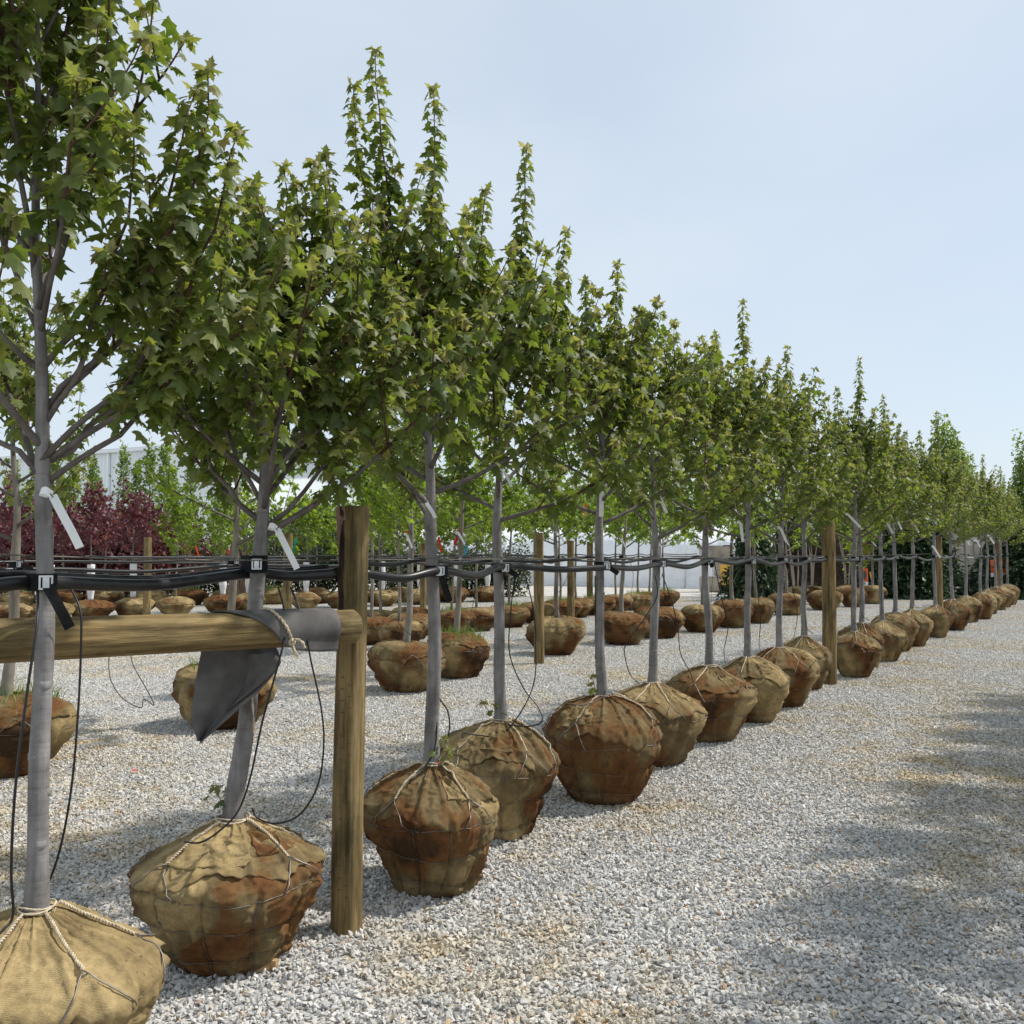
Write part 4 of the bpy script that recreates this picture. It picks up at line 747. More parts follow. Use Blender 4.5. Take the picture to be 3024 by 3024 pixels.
tube_px([(1955, 1695, 8.2), (1985, 1780, 8.3), (2002, 1860, 8.4), (2010, 1930, 8.4), (2040, 1990, 8.6), (2048, 2025, 8.7)], 'drip tube hanging between the fourth and fifth trunks past log-rail post')
for i in range(6, 22):
    root, f, T, desc = FRONT[i]; rs = np.random.RandomState(i); c = f(ZP); sd = ROWN * .05; a_ = rs.uniform(.12, .3) * rs.choice([-1, 1])
    e = f(.69) + ROWN * .12 + ROWD * a_ * .3; p0 = c + sd + ROWD * a_ * .4
    line_obj('drip_tube', [p0, p0 + ROWD * a_ * .6 + [0, 0, -.3], p0 + ROWD * a_ * 1.3 + [0, 0, -.6], p0 + ROWD * a_ * .9 + [0, 0, -.82], e], .0042, M['tube'], f'drip tube looping down to {desc}', 'tube', 5, G2)
# small things on the gravel
o = Geo(); v, q = box((0, 0, .028), (.075, .035, .05)); o.add(v, q=q); o.add(*box((.042, .006, .024), (.008, .03, .042))); w = o.obj('wood_block', M['chip']); w.location = GP(762, 2868); w.rotation_euler = (0, 0, R(12)); tag(w, 'small offcut wood block lying against the leaning maple ball', 'wood block')
w2 = Geo().add(*box((0, 0, .02), (.035, .03, .036))).obj('wood_block', M['chip']); w2.location = GP(806, 2862); w2.rotation_euler = (0, 0, R(-8)); tag(w2, 'tiny square wood offcut beside the larger wood block', 'wood block')
for k, (px, py, l) in enumerate(((394, 2290, 'scrap of red flagging on gravel behind the leaning maple'), (2000, 1880, 'red leaf on gravel beyond the second row balls'), (1290, 2255, 'red maple leaf lying on the rust stained ball'))):
    me = bpy.data.meshes.new('fallen_leaf'); A1 = [np.zeros((1, 3)), np.array([[0, 1., 0]]), np.array([[0, 0, 1.]]), np.ones(1) * .045, np.array([.5])]; G = leaf_geo(A1, LT_HI, np.random.RandomState(k)); o = G.obj('fallen_leaf', M['leafr'], None, False, 'tint')
    o.location = GP(px, py) + np.array([0, 0, .03]) if k < 2 else P(px, py, 4.95); o.rotation_euler = (.5, .2, k * 2.); tag(o, l, 'leaf')

# ------------------------------------------------------------------ second row
def grown(seed, **kw):
    d = dict(H=4.0, zb=1.75, r0=.042, ns=14, Lb=1.1, leaf=.085, step=.06, bronze=.1, trunk_top=3.5, side=5); d.update(kw); return grow(seed, **d)
R2V = []
for k in range(3):
    h = .60; T = grown(300 + k * 9, z0=h, spikes=((.15, 0, 3.8, 2.6), (-.2, .1, 3.7, 2.6)), leaf=.088, step=.06); B = Ball(330 + k * 5, .48, h, [.62, .68, .58][k], flat=1, nw=12); R2V.append((T, B))
R2ROOT = {}; BACK = []
def place_row(kx, X, Y, r, rz, label, group, desc, lm='leaf2', vs=R2V, cache=R2ROOT, grass=False, sc=1.0, tilt=(0, 0), name='green_maple', ropes=4):
    T, B = vs[kx]
    if (kx, lm, grass) not in cache:
        root = empty(name, (X, Y, 0), rz); T.rs = np.random.RandomState(kx); tree_parts(root, T, B, M[lm], M['bark2'], False, nth=64, nt_=40, ropes=ropes, grass=260 if grass else 0, rope_m=M['rope_d'], collar=False, cover=[.55, .42, .7][kx] if ropes else [.5, .35, .62][kx]); cache[(kx, lm, grass)] = root
    else: root = copy_tree(cache[(kx, lm, grass)]); root.location = (X, Y, 0)
    root.rotation_euler = (tilt[0], tilt[1], rz)
    for ch in root.children:
        if ch.name.startswith('root_ball'): k = r / B.r; ch.scale = (k, k, 1)
    root.scale = (1, 1, sc); tag(root, label, 'tree', group); BACK.append((root, wfun(root, T), T, desc)); return root
GR2 = 'bright green maples in the second row'
r2 = [(30, 7.75, .50, 0, True, 'brown-barked maple with grassy rusty ball behind the tan-balled maple'), (672, 9.8, .49, 1, True, 'green maple whose grassy ball shows below the grey cloth'), (1197, 12.2, .46, 2, False, 'green maple with flat rusty ball seen past the log-rail post, second row'), (1345, 13.5, .44, 0, True, 'green maple with tall grass on its dark ball, in second row'),
      (1645, 16.5, .48, 1, False, 'green maple with dark ball just past the second-row post'), (1832, 18.3, .48, 2, False, 'second green maple past the second-row post'), (1935, 19.6, .50, 0, False, 'third green maple past the second-row post'), (2073, 21.0, .46, 1, False, 'fourth green maple past the second-row post'), (2160, 22.3, .45, 2, False, 'fifth green maple past the second-row post'), (2232, 23.6, .45, 0, False, 'sixth green maple past the second-row post'), (2320, 26.6, .50, 1, False, 'seventh green maple past the second-row post'), (2435, 28.8, .50, 2, False, 'eighth green maple past the second-row post'), (2517, 30.4, .42, 0, False, 'ninth green maple past the second-row post'), (2575, 32.2, .42, 1, False, 'tenth green maple past the second-row post')]
rng = random.Random(11)
for i, (px, Y, r, kx, gr, lb) in enumerate(r2):
    sd_ = ['the brown-barked second-row maple', 'the second-row maple below the grey cloth', 'the flat rusty-balled second-row maple', 'the tall-grass second-row maple'][i] if i < 4 else f'the {ORD[i - 4]} maple past the second-row post'
    place_row(kx, XW(px, Y), Y, r, rng.uniform(0, 6.28), lb, GR2, sd_, grass=gr, lm='leaf2' if i != 0 else 'leaf', sc=rng.uniform(.95, 1.03), tilt=(0, [0, .02, -.04, .07, .02, .03, .06, -.06, .0, .04, .05, 0, 0, 0][i]))
def row_pipe(trees, a, b, label, seed, r=.017, z=1.56):
    pts = [a] + [t[1](z) + ROWN * .06 for t in sorted(trees, key=lambda t: t[1](z) @ ROWD)] + [b]; rs = np.random.RandomState(seed); o = []
    for p, q in zip(pts[:-1], pts[1:]): o += [p, (p + q) / 2 + [0, 0, -.03 + rs.uniform(-.02, .02)]]
    return line_obj('water_pipe', o + [pts[-1]], r, M['pipe'], label, 'pipe', 8)
post(1591, 15.1, .078, 1.98, 'timber post standing in the second row before the rusty flat ball', 13)
S2 = BACK[:]; q0 = np.array([XW(1591, 15.1), 15.1, 1.56]); row_pipe(S2[:4], q0 - ROWD * 13, q0 - ROWD * .07, 'black pipe along the second row up to its timber post', 21); row_pipe(S2[4:], q0 + ROWD * .07, q0 + ROWD * 21, 'black pipe along the second row beyond its timber post', 22)
row_pipe(S2[:4], q0 - ROWD * 13 + [0, .1, .06], q0 - ROWD * .09 + [0, 0, .07], 'upper thin black pipe along the second row up to its post', 23, .010, 1.62)
for i, t in enumerate(S2):
    strap(t, 300 + i, 1, tail=i % 3 == 0)
for i, t in enumerate(S2[2:]):
    c = t[1](1.9 + .05 * (i % 3)); paper_tag(c - nrm(np.array([c[0], c[1], 0])) * .09 + ROWD * .03, .3 + .15 * (i % 3), .17, .028, 'white paper tag on ' + t[3], curl=.02)
for i, t in enumerate(S2[1:]):
    c = t[1](1.54) + ROWN * .08; e = t[1](.62) + ROWN * .2; sg = (-1) ** i
    line_obj('drip_tube', [c + ROWD * .2, c + ROWD * (.25 + .1 * sg) + [0, 0, -.3], c + ROWD * (.25 * sg) + [0, 0, -.65], e], .004, M['tube'], 'drip tube hanging down to ' + t[3], 'tube', 5, G2)
line_obj('drip_tube', [P(322, 1920, 7.3), P(325, 2000, 7.2), P(360, 2060, 7.1), P(415, 2090, 7.0), P(425, 2065, 7.0), P(455, 2082, 6.95), P(430, 2030, 7.1), P(392, 1960, 7.2), P(384, 1900, 7.3)], .0035, M['tube'], 'loose kinked drip tube below the log rail', 'tube', 5, G2)
# ------------------------------------------------------------------ third row, packed together
R3V = []
for k in range(3):
    h = .50; T = grown(400 + k * 9, z0=h, H=3.9, zb=1.8, r0=.03, ns=13, Lb=1.0, leaf=.115, step=.085, trunk_top=3.1, spikes=((.1, 0, 3.5, 2.5),)); R3V.append((T, Ball(430 + k * 5, .45, h, [.66, .60, .70][k], flat=1, nw=10)))
R3ROOT = {}; n0 = len(BACK); GR3 = 'slender green trees packed in the third row'
for i in range(13):
    d = i * 1.22; X, Y = -2.55 + .5 * d + rng.uniform(-.1, .1), 18.2 + .866 * d + rng.uniform(-.1, .1)
    place_row(i % 3, X, Y, .46 + rng.uniform(-.03, .03), rng.uniform(0, 6.28), f'slender bright green tree, {ORD[i]} along the packed third row of rusty balls', GR3, 'third row', vs=R3V, cache=R3ROOT, grass=i > 1 and i % 2 == 0, name='slender_tree', ropes=0)
for i in range(3):                       # a few balls in front of that row
    X, Y = [XW(1180, 17.3), XW(1125, 20.5), XW(1215, 21.5)][i], [17.3, 20.5, 21.5][i]
    place_row((i + 1) % 3, X, Y, [.40, .42, .42][i], i * 2., ['slender tree with low rusty ball just behind the log-rail post', 'slender tree with dark ball behind the packed third row start', 'slender tree with olive ball behind the packed third row start'][i], GR3, 'third row', vs=R3V, cache=R3ROOT, name='slender_tree', ropes=0)
S3 = BACK[n0:n0 + 13]; c0 = S3[0][1](1.56); row_pipe(S3, c0 - ROWD * 6, c0 + ROWD * 17, 'black pipe along the packed third row', 31, .016); row_pipe(S3, c0 - ROWD * 6 + [0, .3, .06], c0 + ROWD * 17 + [0, .3, .06], 'second black pipe close behind the packed third row pipe', 32, .014, 1.62)
post(1685, 23.4, .085, 1.95, 'timber post behind the second-row post, among packed balls', 15, det=False)
post(1742, 27.0, .085, 1.95, 'timber post farther back among the packed third row', 16, det=False)
post(850, 19.5, .09, 2.05, 'timber post beyond the grey cloth, between the slender rows', 17, det=False); post(436, 21.5, .085, 2.0, 'timber post in front of the purple shrubs', 18, det=False); post(1250, 25, .085, 1.9, 'timber post behind the packed third row start', 19, det=False)
# ------------------------------------------------------------------ fourth and fifth rows with white trunk wraps
R4V = []
for k in range(3):
    h = .52; T = grown(500 + k * 9, z0=h, H=[3.7, 3.3, 4.0][k], zb=1.5, r0=.026, ns=13, Lb=.95, leaf=.13, step=.10, trunk_top=3.1, side=4); R4V.append((T, Ball(530 + k * 5, .48, h, [.36, .30, .56][k], nw=10)))
R4ROOT = {}; n0 = len(BACK); k4 = 0
for px in (35, 150, 270, 395, 520, 660, 735, 905, 1010, 1130, 1240, 1345, 1440):
    Y = 22.5 + px * .0075 + rng.uniform(-.4, .4); rt = place_row(k4 % 3, XW(px, Y), Y, .50, rng.uniform(0, 6.28), 'thin young tree with pale burlap ball in the far wrapped row', 'young trees in the far wrapped row', 'far row', vs=R4V, cache=R4ROOT, name='young_tree', lm='leaf2' if px > 450 else 'leafp', ropes=0); k4 += 1
S4 = BACK[n0:]
wrapg = Geo(); zz = np.linspace(.48, 1.35, 16); rr = .088 + .022 * np.sin(zz * 9) * (zz < 1.0) - .022 * np.exp(-((zz - .85) / .06) ** 2); wrapg.add(*tube(np.stack([0 * zz, 0 * zz, zz], -1), rr, 12)); wm = wrapg.mesh('trunk_wrap', M['wrap'], True)
for i, t in enumerate(S4):
    if i in (0, 4): continue
    o = ob('trunk_wrap', wm, None, tuple(t[1](.5) * [1, 1, 0] + [0, 0, .03 - .25 * (i % 4 == 0) * 0])); o.rotation_euler = (0, 0, i); tag(o, 'white wrap sleeve around a young trunk in the far row', 'trunk wrap', 'white trunk wraps')
for i, (px, Y, z_) in enumerate(((604, 17.5, 0), (1265, 17.5, 0))):
    pass
c0 = S4[0][1](1.55); row_pipe(S4, c0 - np.array([2, 0, 0]), S4[-1][1](1.55) + [3, .5, 0], 'black pipe along the far wrapped row', 41, .018, 1.58)
for i in range(12):
    px = 60 + i * 125; Y = 30 + i * .35; place_row((i + 1) % 3, XW(px, Y), Y, .55, rng.uniform(0, 6.28), 'small tree with rusty ball in the farthest row before the shrubs', 'small trees in the farthest row', 'farthest', vs=R4V, cache=R4ROOT, name='young_tree', lm='leafp' if i < 4 else 'leaf2', ropes=0, grass=i % 2 == 0)
# ------------------------------------------------------------------ shrubs, hedges, evergreens
def bush_mesh(seed, rx, ry, rz, n, leaf, mat, cz=None, shape='egg', hollow=.35, tpl=None):
    rs = np.random.RandomState(seed); nn = Noise3(seed, 2.2); u = nrm(rs.normal(size=(n, 3))); rad = rs.uniform(hollow, 1, n) ** .6 * (1 + .20 * nn(u * 1.3)); rad *= 1 + .10 * Noise3(seed + 1, 7)(u)
    p = u * rad[:, None] * [rx, ry, rz]
    if shape == 'cone': f = np.clip((p[:, 2] + rz) / (2 * rz), 0, 1.1); k = 1.25 * (1 - f) ** .75 + .05; a = rs.uniform(0, 6.28, n); q = np.sqrt(rs.uniform(.2, 1, n)) * (1 + .22 * np.sin(f * 38 + a * 2)); f2 = rs.beta(1, 1.5, n); k = 1.2 * (1 - f2) ** .8 + .04; p = np.stack([np.cos(a) * k * q * rx, np.sin(a) * k * q * ry, (f2 * 2 - 1) * rz], -1)
    if shape == 'spire': f2 = rs.rand(n); k = np.sin(np.clip(f2 * 1.08, 0, 1) * math.pi) ** .6 * (1 - .35 * f2) + .03; a = rs.uniform(0, 6.28, n); a = np.floor(a * 7 / 6.283) * .9 + rs.normal(size=n) * .25; q = rs.uniform(.05, 1, n) ** .7 * (1 + .4 * np.sin(f2 * 13 + a * 5)); k = k * (.75 + .35 * np.sin(f2 * 9 + a * 3)); p = np.stack([np.cos(a) * k * q * rx, np.sin(a) * k * q * ry, (f2 * 2 - 1) * rz], -1) + rs.normal(size=(n, 3)) * [.07, .07, .16]
    p[:, 2] += rz if cz is None else cz; p[:, 2] = np.abs(p[:, 2]); o = nrm(p * [1, 1, .0] + 1e-6); y = nrm(o + rs.normal(size=(n, 3)) * .7 + [0, 0, -.2 if shape != 'spire' else .8]); nv = nrm(np.array([0, 0, 1.]) + rs.normal(size=(n, 3)) * .5)
    return leaf_geo([p, y, nv, leaf * rs.uniform(.6, 1.2, n), rs.rand(n)], tpl or LT_S, rs).mesh('foliage', M[mat], False, 'tint')
def stems_mesh(seed, n, h, spread, r, mat):
    rs = np.random.RandomState(seed); G = Geo()
    for k in range(n): a = rs.uniform(0, 6.28); s_ = spread * rs.uniform(.3, 1); G.add(*tube(smooth_path([(.06 * math.cos(a), .06 * math.sin(a), -.02), (s_ * .5 * math.cos(a), s_ * .5 * math.sin(a), h * .5), (s_ * math.cos(a + .3), s_ * math.sin(a + .3), h)], 4), np.linspace(r, r * .4, 9), 6))
    return G.mesh('stems', M[mat], True)
def bush(name, cat, fm, sm, X, Y, label, group, sc=(1, 1, 1), rz=0, fz=0):
    e = empty(name, (X, Y, 0), rz); e.scale = sc; ob('stems', sm, e); f = ob('foliage', fm, e, (0, 0, fz)); f['kind'] = 'stuff'; tag(e, label, cat, group); return e
pf = [bush_mesh(600 + k, .95, .9, 1.15, 2600, .13, 'leafp', hollow=.2) for k in range(2)]; of = [bush_mesh(610 + k, .95, .9, 1.1, 2600, .12, 'leafo', hollow=.2) for k in range(2)]; st = stems_mesh(620, 7, 1.9, .7, .02, 'bark2')
for i in range(9):
    px = -20 + i * 66; Y = 33 + rng.uniform(-.5, 1.2); bush('purple_shrub', 'shrub', pf[i % 2], st, XW(px, Y), Y, 'purple leaved shrub in the hedge before the white building', 'purple shrubs before the building', (1.15, 1.15, rng.uniform(1.2, 1.4)), i)
for i in range(18):
    px = 455 + i * 62; Y = 36.5 + rng.uniform(-.5, 1.5); 
    bush('olive_shrub', 'shrub', of[i % 2], st, XW(px, Y), Y, 'dark olive shrub in the dense band behind the tree rows' if i < 12 else 'dark olive shrub in front of the white plastic tunnel', 'olive shrubs behind the rows', (1.05, 1.05, rng.uniform(1.05, 1.35) if i < 12 else rng.uniform(.75, .95)), i)
twg = Geo(); rs_ = np.random.RandomState(77)
for k in range(130): a = rs_.uniform(0, 6.28); s_ = rs_.uniform(.2, 1.); twg.add(*tube(smooth_path([(.05 * math.cos(a), .05 * math.sin(a), 0), (s_ * .5 * math.cos(a), s_ * .5 * math.sin(a), rs_.uniform(.7, 1.2)), (s_ * math.cos(a + .4), s_ * math.sin(a + .4), rs_.uniform(1.3, 2.2))], 3), np.linspace(.013, .004, 7), 4))
e = empty('bare_shrub', (XW(705, 31), 31, 0)); twg.obj('twigs', pm('dry twig', [(.16, .11, .085), (.28, .2, .16)], 5), e); tag(e, 'leafless brown twiggy shrub between purple and olive hedge', 'shrub')
sf = [bush_mesh(640 + k, .66, .66, 2.45, 1500, .15, 'leaft', shape='spire', cz=3.0) for k in range(2)]; ss = stems_mesh(645, 1, 4.6, .02, .05, 'bark2')
for i, (px, Y, k) in enumerate(((215, 44, 1.05), (268, 43, 1.08), (285, 45, .9), (362, 43, 1.12), (402, 44, 1.0), (440, 43.5, 1.15), (482, 44, 1.14), (505, 45, 1.0), (560, 43, 1.02), (640, 44, 1.08), (720, 44, 1.0), (110, 43, 1.1), (40, 44, 1.0))):
    bush('columnar_tree', 'tree', sf[i % 2], ss, XW(px, Y), Y, 'narrow columnar green tree before the white metal building', 'columnar trees before the building', (1, 1, k), i)
ef = [bush_mesh(660 + k, .85, .85, 1.25, 6500, .20, 'leafd', shape='cone', hollow=.1, tpl=LT_N) for k in range(2)]; es = stems_mesh(665, 1, 2.0, .02, .06, 'bark2')
for i, (px, Y, s_, h) in enumerate(((2225, 34.5, 1.0, 1.35), (2650, 37, 1.3, 1.1), (2700, 36, 1.3, 1.25), (2745, 37, 1.4, 1.15), (2775, 39, .8, .62), (2905, 40, .8, .62), (2925, 39, .8, .85), (2990, 36, 1.3, 1.2), (3020, 37, 1.4, 1.1), (3075, 36, 1.5, 1.3))):
    bush('evergreen_shrub', 'shrub', ef[i % 2], es, XW(px, Y), Y, 'dark evergreen shrub beside the white plastic tunnel end' if i == 0 else 'dark green conical evergreen near the mulch bins', 'evergreens near the mulch bins', (s_, s_, h), i)
rf = bush_mesh(680, 1.2, 1.1, 1.3, 2600, .16, 'leaf2', cz=2.3); e = bush('flowering_tree', 'tree', rf, stems_mesh(681, 4, 2.0, .5, .03, 'bark2'), XW(2600, 40), 40, 'green tree with coral red flower spikes before the dark mulch', None); G = bush_mesh(682, 1.25, 1.15, 1.2, 500, .11, 'leafr', cz=2.2, hollow=.9); ob('flowers', G, e)
for i, px in enumerate((2305, 2350, 2395, 2445, 2500)):
    Y = 37 + i * .4; e = empty('pale_stem_tree', (XW(px, Y), Y, 0)); ob('stems', stems_mesh(700 + i, 4, 2.3, .45, .035, 'palebark'), e); f = ob('foliage', bush_mesh(710 + i, .9, .9, .9, 1500, .13, 'leafo', cz=2.9), e); f['kind'] = 'stuff'; ob('root_ball', Ball(720 + i, .42, .42, .4).body(40, 26).mesh('root_ball', M['burlap'], True, 'rust'), e)
    tag(e, 'multi-stemmed tree with pale crooked stems before the dark mulch heap', 'tree', 'pale stemmed trees')
# skyline trees
tf = [bush_mesh(740 + k, 1.5, 1.5, 3.6, 6500, .30, 'leafo' if k else 'leaft', shape='egg', cz=5.2, hollow=.3) for k in range(2)]; ts_ = stems_mesh(745, 1, 7, .05, .15, 'bark2')
for i, (px, Y, k, lb) in enumerate(((2795, 58, 1.0, 'tall pale green poplar rising behind the front row end'), (2840, 64, .9, 'smaller tree beside the pale green poplar'), (3045, 52, .8, 'dark tree behind the mulch bins at the row end'), (3110, 56, 1.0, 'broad dark tree behind the concrete block bin'))):
    bush('skyline_tree', 'tree', tf[0], ts_, XW(px, Y), Y, lb, None, (k * .75, k * .75, k), i)
for i in range(9):
    px = 900 + i * 145; Y = 62 + (i * 37 % 11); bush('skyline_tree', 'tree', tf[i % 2], ts_, XW(px, Y), Y, 'leafy tree far behind the white plastic tunnel', 'far trees behind the tunnel', (1.6, 1.6, .55 + .05 * (i % 3)), i)

# ------------------------------------------------------------------ white metal building
A0 = np.array([XW(-120, 66), 66, 0]); B0 = np.array([XW(640, 55), 55, 0]); wd = B0 - A0; wl = float(np.linalg.norm(wd)); wx = wd / wl; wn = np.array([wx[1], -wx[0], 0]); WH = 7.7
bl = empty('metal_building', A0); bl.rotation_euler = (0, 0, math.atan2(wx[1], wx[0])); tag(bl, 'large white ribbed metal building behind the columnar trees', 'building')
pw = .9; zs_ = [(0, 0), (.06, 0), (.09, -.04), (.15, -.04), (.18, 0), (.36, 0), (.39, -.04), (.45, -.04), (.48, 0), (.66, 0), (.69, -.04), (.75, -.04), (.78, 0), (.893, 0)]
pv = [(x, y, z) for z in (0, WH) for x, y in zs_]; k = len(zs_); pmesh = Geo().add(pv, q=[(i, i + 1, k + i + 1, k + i) for i in range(k - 1)]).mesh('wall_panel', M['steel'])
npan = int(wl / pw) + 1
for i in range(npan): ob('wall_panel', pmesh, bl, (i * pw, 0, 0))
Geo().add(*box((wl / 2, 9, WH / 2 - .05), (wl - .3, 17.8, WH - .2))).obj('wall_core', M['steel'], bl)
v = [(-.3, -.35, WH + .02), (wl + 1.2, -.35, WH + .02), (wl + 1.2, 9, WH + 1.0), (-.3, 9, WH + 1.0), (-.3, 18.4, WH + .02), (wl + 1.2, 18.4, WH + .02)]; Geo().add(v, q=[(0, 1, 2, 3), (3, 2, 5, 4)]).obj('roof', M['roofm'], bl)
Geo().add(*box((wl / 2 + .45, -.22, WH - .08), (wl + 1.5, .22, .2))).obj('gutter', M['steel'], bl)
for px in (323, 560): 
    f_ = np.linspace(0, 1, 300); pp = A0 + wd * f_[:, None]; i = int(np.argmin(abs(pp[:, 0] / pp[:, 1] * F + CX - px))); Geo().add(*box((f_[i] * wl, -.15, WH / 2 - .1), (.14, .14, WH - .3))).obj('downspout', M['steel'], bl)
i = int(np.argmin(abs(pp[:, 0] / pp[:, 1] * F + CX - 305))); G = Geo().add(*tube([(f_[i] * wl, -.3, 3.4), (f_[i] * wl, -.3, 4.2), (f_[i] * wl, -.3, 4.7)], [.2, .2, .2], 12)); G.add(*box((f_[i] * wl, -.3, 4.85), (.62, .5, .3))); G.obj('vent', M['steeld'], bl)
# ------------------------------------------------------------------ white plastic tunnel
A1 = np.array([XW(1010, 56), 56, 0]); B1 = np.array([XW(2200, 45), 45, 0]); wd1 = B1 - A1; L1 = float(np.linalg.norm(wd1)); tn_ = empty('plastic_tunnel', A1); tn_.rotation_euler = (0, 0, math.atan2(wd1[1], wd1[0])); tag(tn_, 'long low tunnel covered in crinkled white plastic behind the rows', 'greenhouse')
nu, nv = 130, 26; u = np.linspace(0, L1, nu); a = np.linspace(0, math.pi, nv); U, A_ = np.meshgrid(u, a, indexing='ij'); yy = 2.6 - 2.6 * np.sign(np.cos(A_)) * np.abs(np.cos(A_)) ** .55; zz = 2.9 * np.sin(A_) ** .6; nn = Noise3(800, 3.2); n2 = Noise3(801, 9); pts = np.stack([U, yy, zz], -1); d_ = .045 * nn(pts * [.7, 1, 1]) + .03 * (1 - np.abs(n2(pts * [.6, .6, 1]))) - .05 * np.exp(-(((U / 1.6) % 1 - .5) / .06) ** 2); pts[..., 1] += -d_ * np.cos(A_); pts[..., 2] += d_ * np.sin(A_); pts[..., 2] = np.maximum(pts[..., 2], 0)
q = [(i * nv + j, (i + 1) * nv + j, (i + 1) * nv + j + 1, i * nv + j + 1) for i in range(nu - 1) for j in range(nv - 1)]; Geo().add(pts.reshape(-1, 3), q=q).obj('plastic_sheet', M['poly'], tn_, True)
endv = np.vstack([pts[-1] + [-.01, 0, 0], [[L1 - .01, 2.6, 0]]]); Geo().add(endv, t=[(nv, j, j + 1) for j in range(nv - 1)]).obj('end_sheet', M['poly'], tn_)
for k in range(0, int(L1 / 1.6)):
    aa = np.linspace(0, math.pi, 18); x = 1.6 * k + .8; Geo().add(*tube(np.stack([0 * aa + x, 2.6 - 2.62 * np.sign(np.cos(aa)) * np.abs(np.cos(aa)) ** .55, 2.88 * np.sin(aa) ** .6], -1), .03, 6)).obj('hoop', M['poly'], tn_, True)
# ------------------------------------------------------------------ block bins, mulch, sign, loader
def block_wall(px, Y, ang, nx, nz_, label, bw=1.5, bh=.75, bd=.75):
    e = empty('block_wall', (XW(px, Y), Y, 0), ang); tag(e, label, 'wall'); me = None
    bm = bmesh.new(); bmesh.ops.create_cube(bm, size=1); bmesh.ops.scale(bm, vec=(bw - .03, bd, bh - .025), verts=bm.verts); bmesh.ops.bevel(bm, geom=bm.edges[:], offset=.03, segments=2, affect='EDGES'); me = bpy.data.meshes.new('block'); bm.to_mesh(me); bm.free(); me.materials.append(M['conc'])
    for z in range(nz_):
        for x in range(nx): o = ob('block', me, e, ((x + (.5 if z % 2 else 0)) * bw, .03 * math.sin(x * 3 + z * 5), z * bh + bh / 2)); o.rotation_euler = (0, 0, .02 * math.sin(x * 7 + z * 3))
    return e
block_wall(2815, 44, R(8), 2, 4, 'stacked pale concrete block pier at the mulch bin corner', 1.45, .72)
block_wall(2990, 47, R(3), 4, 4, 'tan concrete block wall behind the mulch heap', 1.5, .72)
block_wall(2110, 42, R(0), 1, 3, 'short grey concrete block stack at the plastic tunnel end', 1.2, .65)
def heap(px, Y, rx, ry, h, seed, label):
    nr, na = 26, 64; r = np.linspace(0, 1, nr); a = np.arange(na) / na * 2 * math.pi; Rr, A_ = np.meshgrid(r, a, indexing='ij'); nn = Noise3(seed, 4); nf = Noise3(seed + 1, 22); z = h * np.clip(1 - Rr ** 1.6, 0, 1); p = np.stack([np.cos(A_) * Rr * rx, np.sin(A_) * Rr * ry, z], -1); k = (1 - Rr ** 6); p[..., 2] += (.14 * h * nn(p / [rx, ry, h]) + .05 * nf(p / 3)) * k; p[-1, :, 2] = -.03; p[..., 2] = np.maximum(p[..., 2], -.03)
    q = [(i * na + j, i * na + (j + 1) % na, (i + 1) * na + (j + 1) % na, (i + 1) * na + j) for i in range(nr - 1) for j in range(na)]; o = Geo().add(p.reshape(-1, 3), q=[x[::-1] for x in q]).obj('mulch_heap', M['mulch'], None, True); o.location = (XW(px, Y), Y, 0); tag(o, label, 'mulch heap')
heap(2420, 47, 3.2, 2.5, 3.7, 900, 'tall black mulch heap behind the pale stemmed trees'); heap(2680, 48, 3.0, 2.2, 3.8, 905, 'black mulch heap behind the red flowering tree'); heap(3050, 43, 2.3, 2.2, 2.6, 910, 'dark brown mulch heap before the tan concrete block wall')
def sign(px, Y, w, h, z, text, label, picw=True):
    e = empty('yard_sign', (XW(px, Y), Y, 0)); tag(e, label, 'sign'); Geo().add(*box((0, .03, z / 2 + h / 2), (.08, .05, z + h))).obj('post', M['wood'], e)
    Geo().add(*box((0, 0, z + h * .62), (w, .02, h * .76))).obj('picture_panel', M['signo'], e)
    n_ = 20; th = np.arange(n_) / n_ * 6.283; v = np.vstack([np.stack([.29 * w * np.cos(th) * (1 + .15 * np.sin(th * 3)), 0 * th - .0125, z + h * .60 + .27 * h * np.sin(th) * (1 + .1 * np.cos(th * 5))], -1), [[0, -.0125, z + h * .6]]]); Geo().add(v, t=[(n_, i, (i + 1) % n_) for i in range(n_)]).obj('picture', M['signd'], e)
    Geo().add(*box((0, -.001, z + h * .118), (w, .02, h * .225))).obj('name_panel', M['paper'], e)
    cu = bpy.data.curves.new('lettering', 'FONT'); cu.body = text; cu.size = h * .24; cu.align_x = 'CENTER'; cu.align_y = 'CENTER'; cu.extrude = .001; cu.materials.append(M['ink']); o = ob('lettering', cu, e); bpy.context.view_layer.update(); me = bpy.data.meshes.new_from_object(o.evaluated_get(bpy.context.evaluated_depsgraph_get())); bpy.data.objects.remove(o); bpy.data.curves.remove(cu); o = ob('lettering', me, e, (0, -.0135, z + h * .118)); o.rotation_euler = (math.pi / 2, 0, 0)
sign(2952, 35.5, .66, .62, .78, 'SHADE', 'orange picture sign with white lettered strip near the last post'); sign(2552, 35, .24, .6, .5, '8', 'narrow orange red sign with white number strip beside shovel')
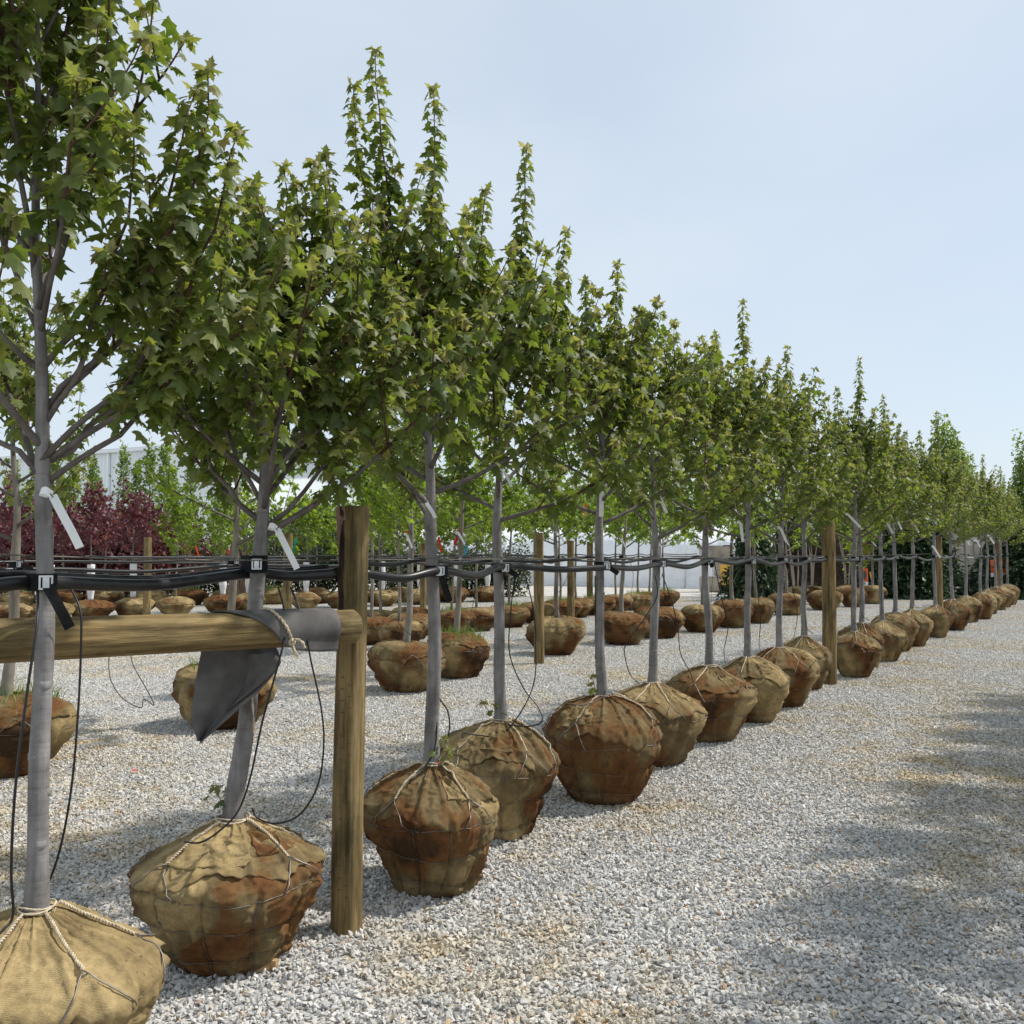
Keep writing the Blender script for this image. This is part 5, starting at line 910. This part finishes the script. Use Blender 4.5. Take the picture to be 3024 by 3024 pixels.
sh = empty('shovel', (XW(2580, 34), 34, 0)); Geo().add(*tube([(0, 0, .28), (-.12, .05, 1.0)], .018, 8)).obj('handle', M['yel'], sh); Geo().add(*tube([(0, 0, .28), (.02, 0, .17)], .022, 8)).obj('socket', M['pipe'], sh); v, q = rod_sheet(np.array([[(x, .02 * abs(x) * 8 - .02, z * (1 - .2 * (x / .1) ** 2)) for x in np.linspace(-.1, .1, 7)] for z in np.linspace(-.02, .2, 6)]), .006); Geo().add(v, q=q).obj('blade', M['metal'], sh); tag(sh, 'yellow handled shovel standing among the far balls', 'shovel')
ld_ = empty('compact_loader', (XW(2195, 39.5), 39.5, 0), R(20)); tag(ld_, 'small yellow compact loader behind the evergreen shrub', 'loader')
G = Geo().add(*box((0, 0, .62), (1.5, .9, .5))); G.add(*box((-.55, 0, 1.02), (.5, .86, .3))); G.obj('body', M['yel'], ld_)
for s_ in (-1, 1):
    Geo().add(*tube([(-.6, s_ * .40, 1.15), (.4, s_ * .40, 1.1), (1.0, s_ * .40, .45)], .05, 8)).obj('lift_arm', M['yel'], ld_)
    for x in (-.45, .45): o = Geo().add(*tube([(x, s_ * .47, .30), (x, s_ * .62, .30)], .30, 20)).obj('wheel', M['rubber'], ld_); Geo().add(*tube([(x, s_ * .61, .30), (x, s_ * .635, .30)], .15, 16)).obj('rim', M['yel'], o)
aa = np.linspace(-.4, 1.7, 10); v, q = rod_sheet(np.array([[(1.35 - .3 * math.cos(t), y, .36 - .3 * math.sin(t)) for y in np.linspace(-.6, .6, 4)] for t in aa]), .02); Geo().add(v, q=q).obj('bucket', M['yel'], ld_)
for s_ in (-1, 1): Geo().add(*tube([(-.3, s_ * .38, 1.1), (-.3, s_ * .38, 1.9)], .03, 6)).obj('roll_bar', M['pipe'], ld_)
Geo().add(*box((-.3, 0, 1.92), (.7, .86, .05))).obj('canopy', M['pipe'], ld_)
# ------------------------------------------------------------------ flagging ribbons
for i, (px, py, Y, m_, lb) in enumerate(((60, 1660, 30, 'fo', 'orange'), (72, 1690, 30, 'fo', 'orange'), (555, 1605, 33, 'fo', 'orange'), (578, 1612, 33, 'fo', 'orange'), (672, 1610, 30, 'fr', 'red'), (665, 1525, 32, 'fg', 'green'), (876, 1590, 19, 'fg', 'green'), (585, 1400, 20, 'fr', 'red'), (1195, 1535, 17, 'fr', 'red'), (1295, 1588, 19, 'fr', 'red'), (1408, 1575, 24, 'fg', 'green'), (1382, 1600, 20, 'fb', 'blue'), (1360, 1560, 13.6, 'fr', 'red'), (1730, 1485, 20, 'fo', 'orange'), (2025, 1525, 23, 'fo', 'orange'), (2088, 1545, 24, 'fo', 'orange'), (1940, 1590, 26, 'fg', 'green'), (316, 1572, 32, 'fo', 'pink orange'))):
    paper_tag(P(px, py, Y), rng.uniform(-.4, .4), .16 + Y * .006, .028 + Y * .0008, f'thin {lb} flagging ribbon tied among the back rows', 'ribbon', f'{lb} flagging ribbons', m_, curl=rng.uniform(-.04, .04), name='flagging_ribbon')
# ------------------------------------------------------------------ the row across the lane (beyond the frame; its shade falls on the gravel)
for i in range(9):
    d = -1.6 + i * 1.28; X, Y = 3.55 + .512 * d, 4.4 + .859 * d; root = copy_tree(ROOT[i % 5]); root.location = (X, Y, 0); root.rotation_euler = (0, 0, i * 1.9); tag(root, 'maple in burlap ball in the row across the gravel lane', 'tree', 'maples in the row across the lane')
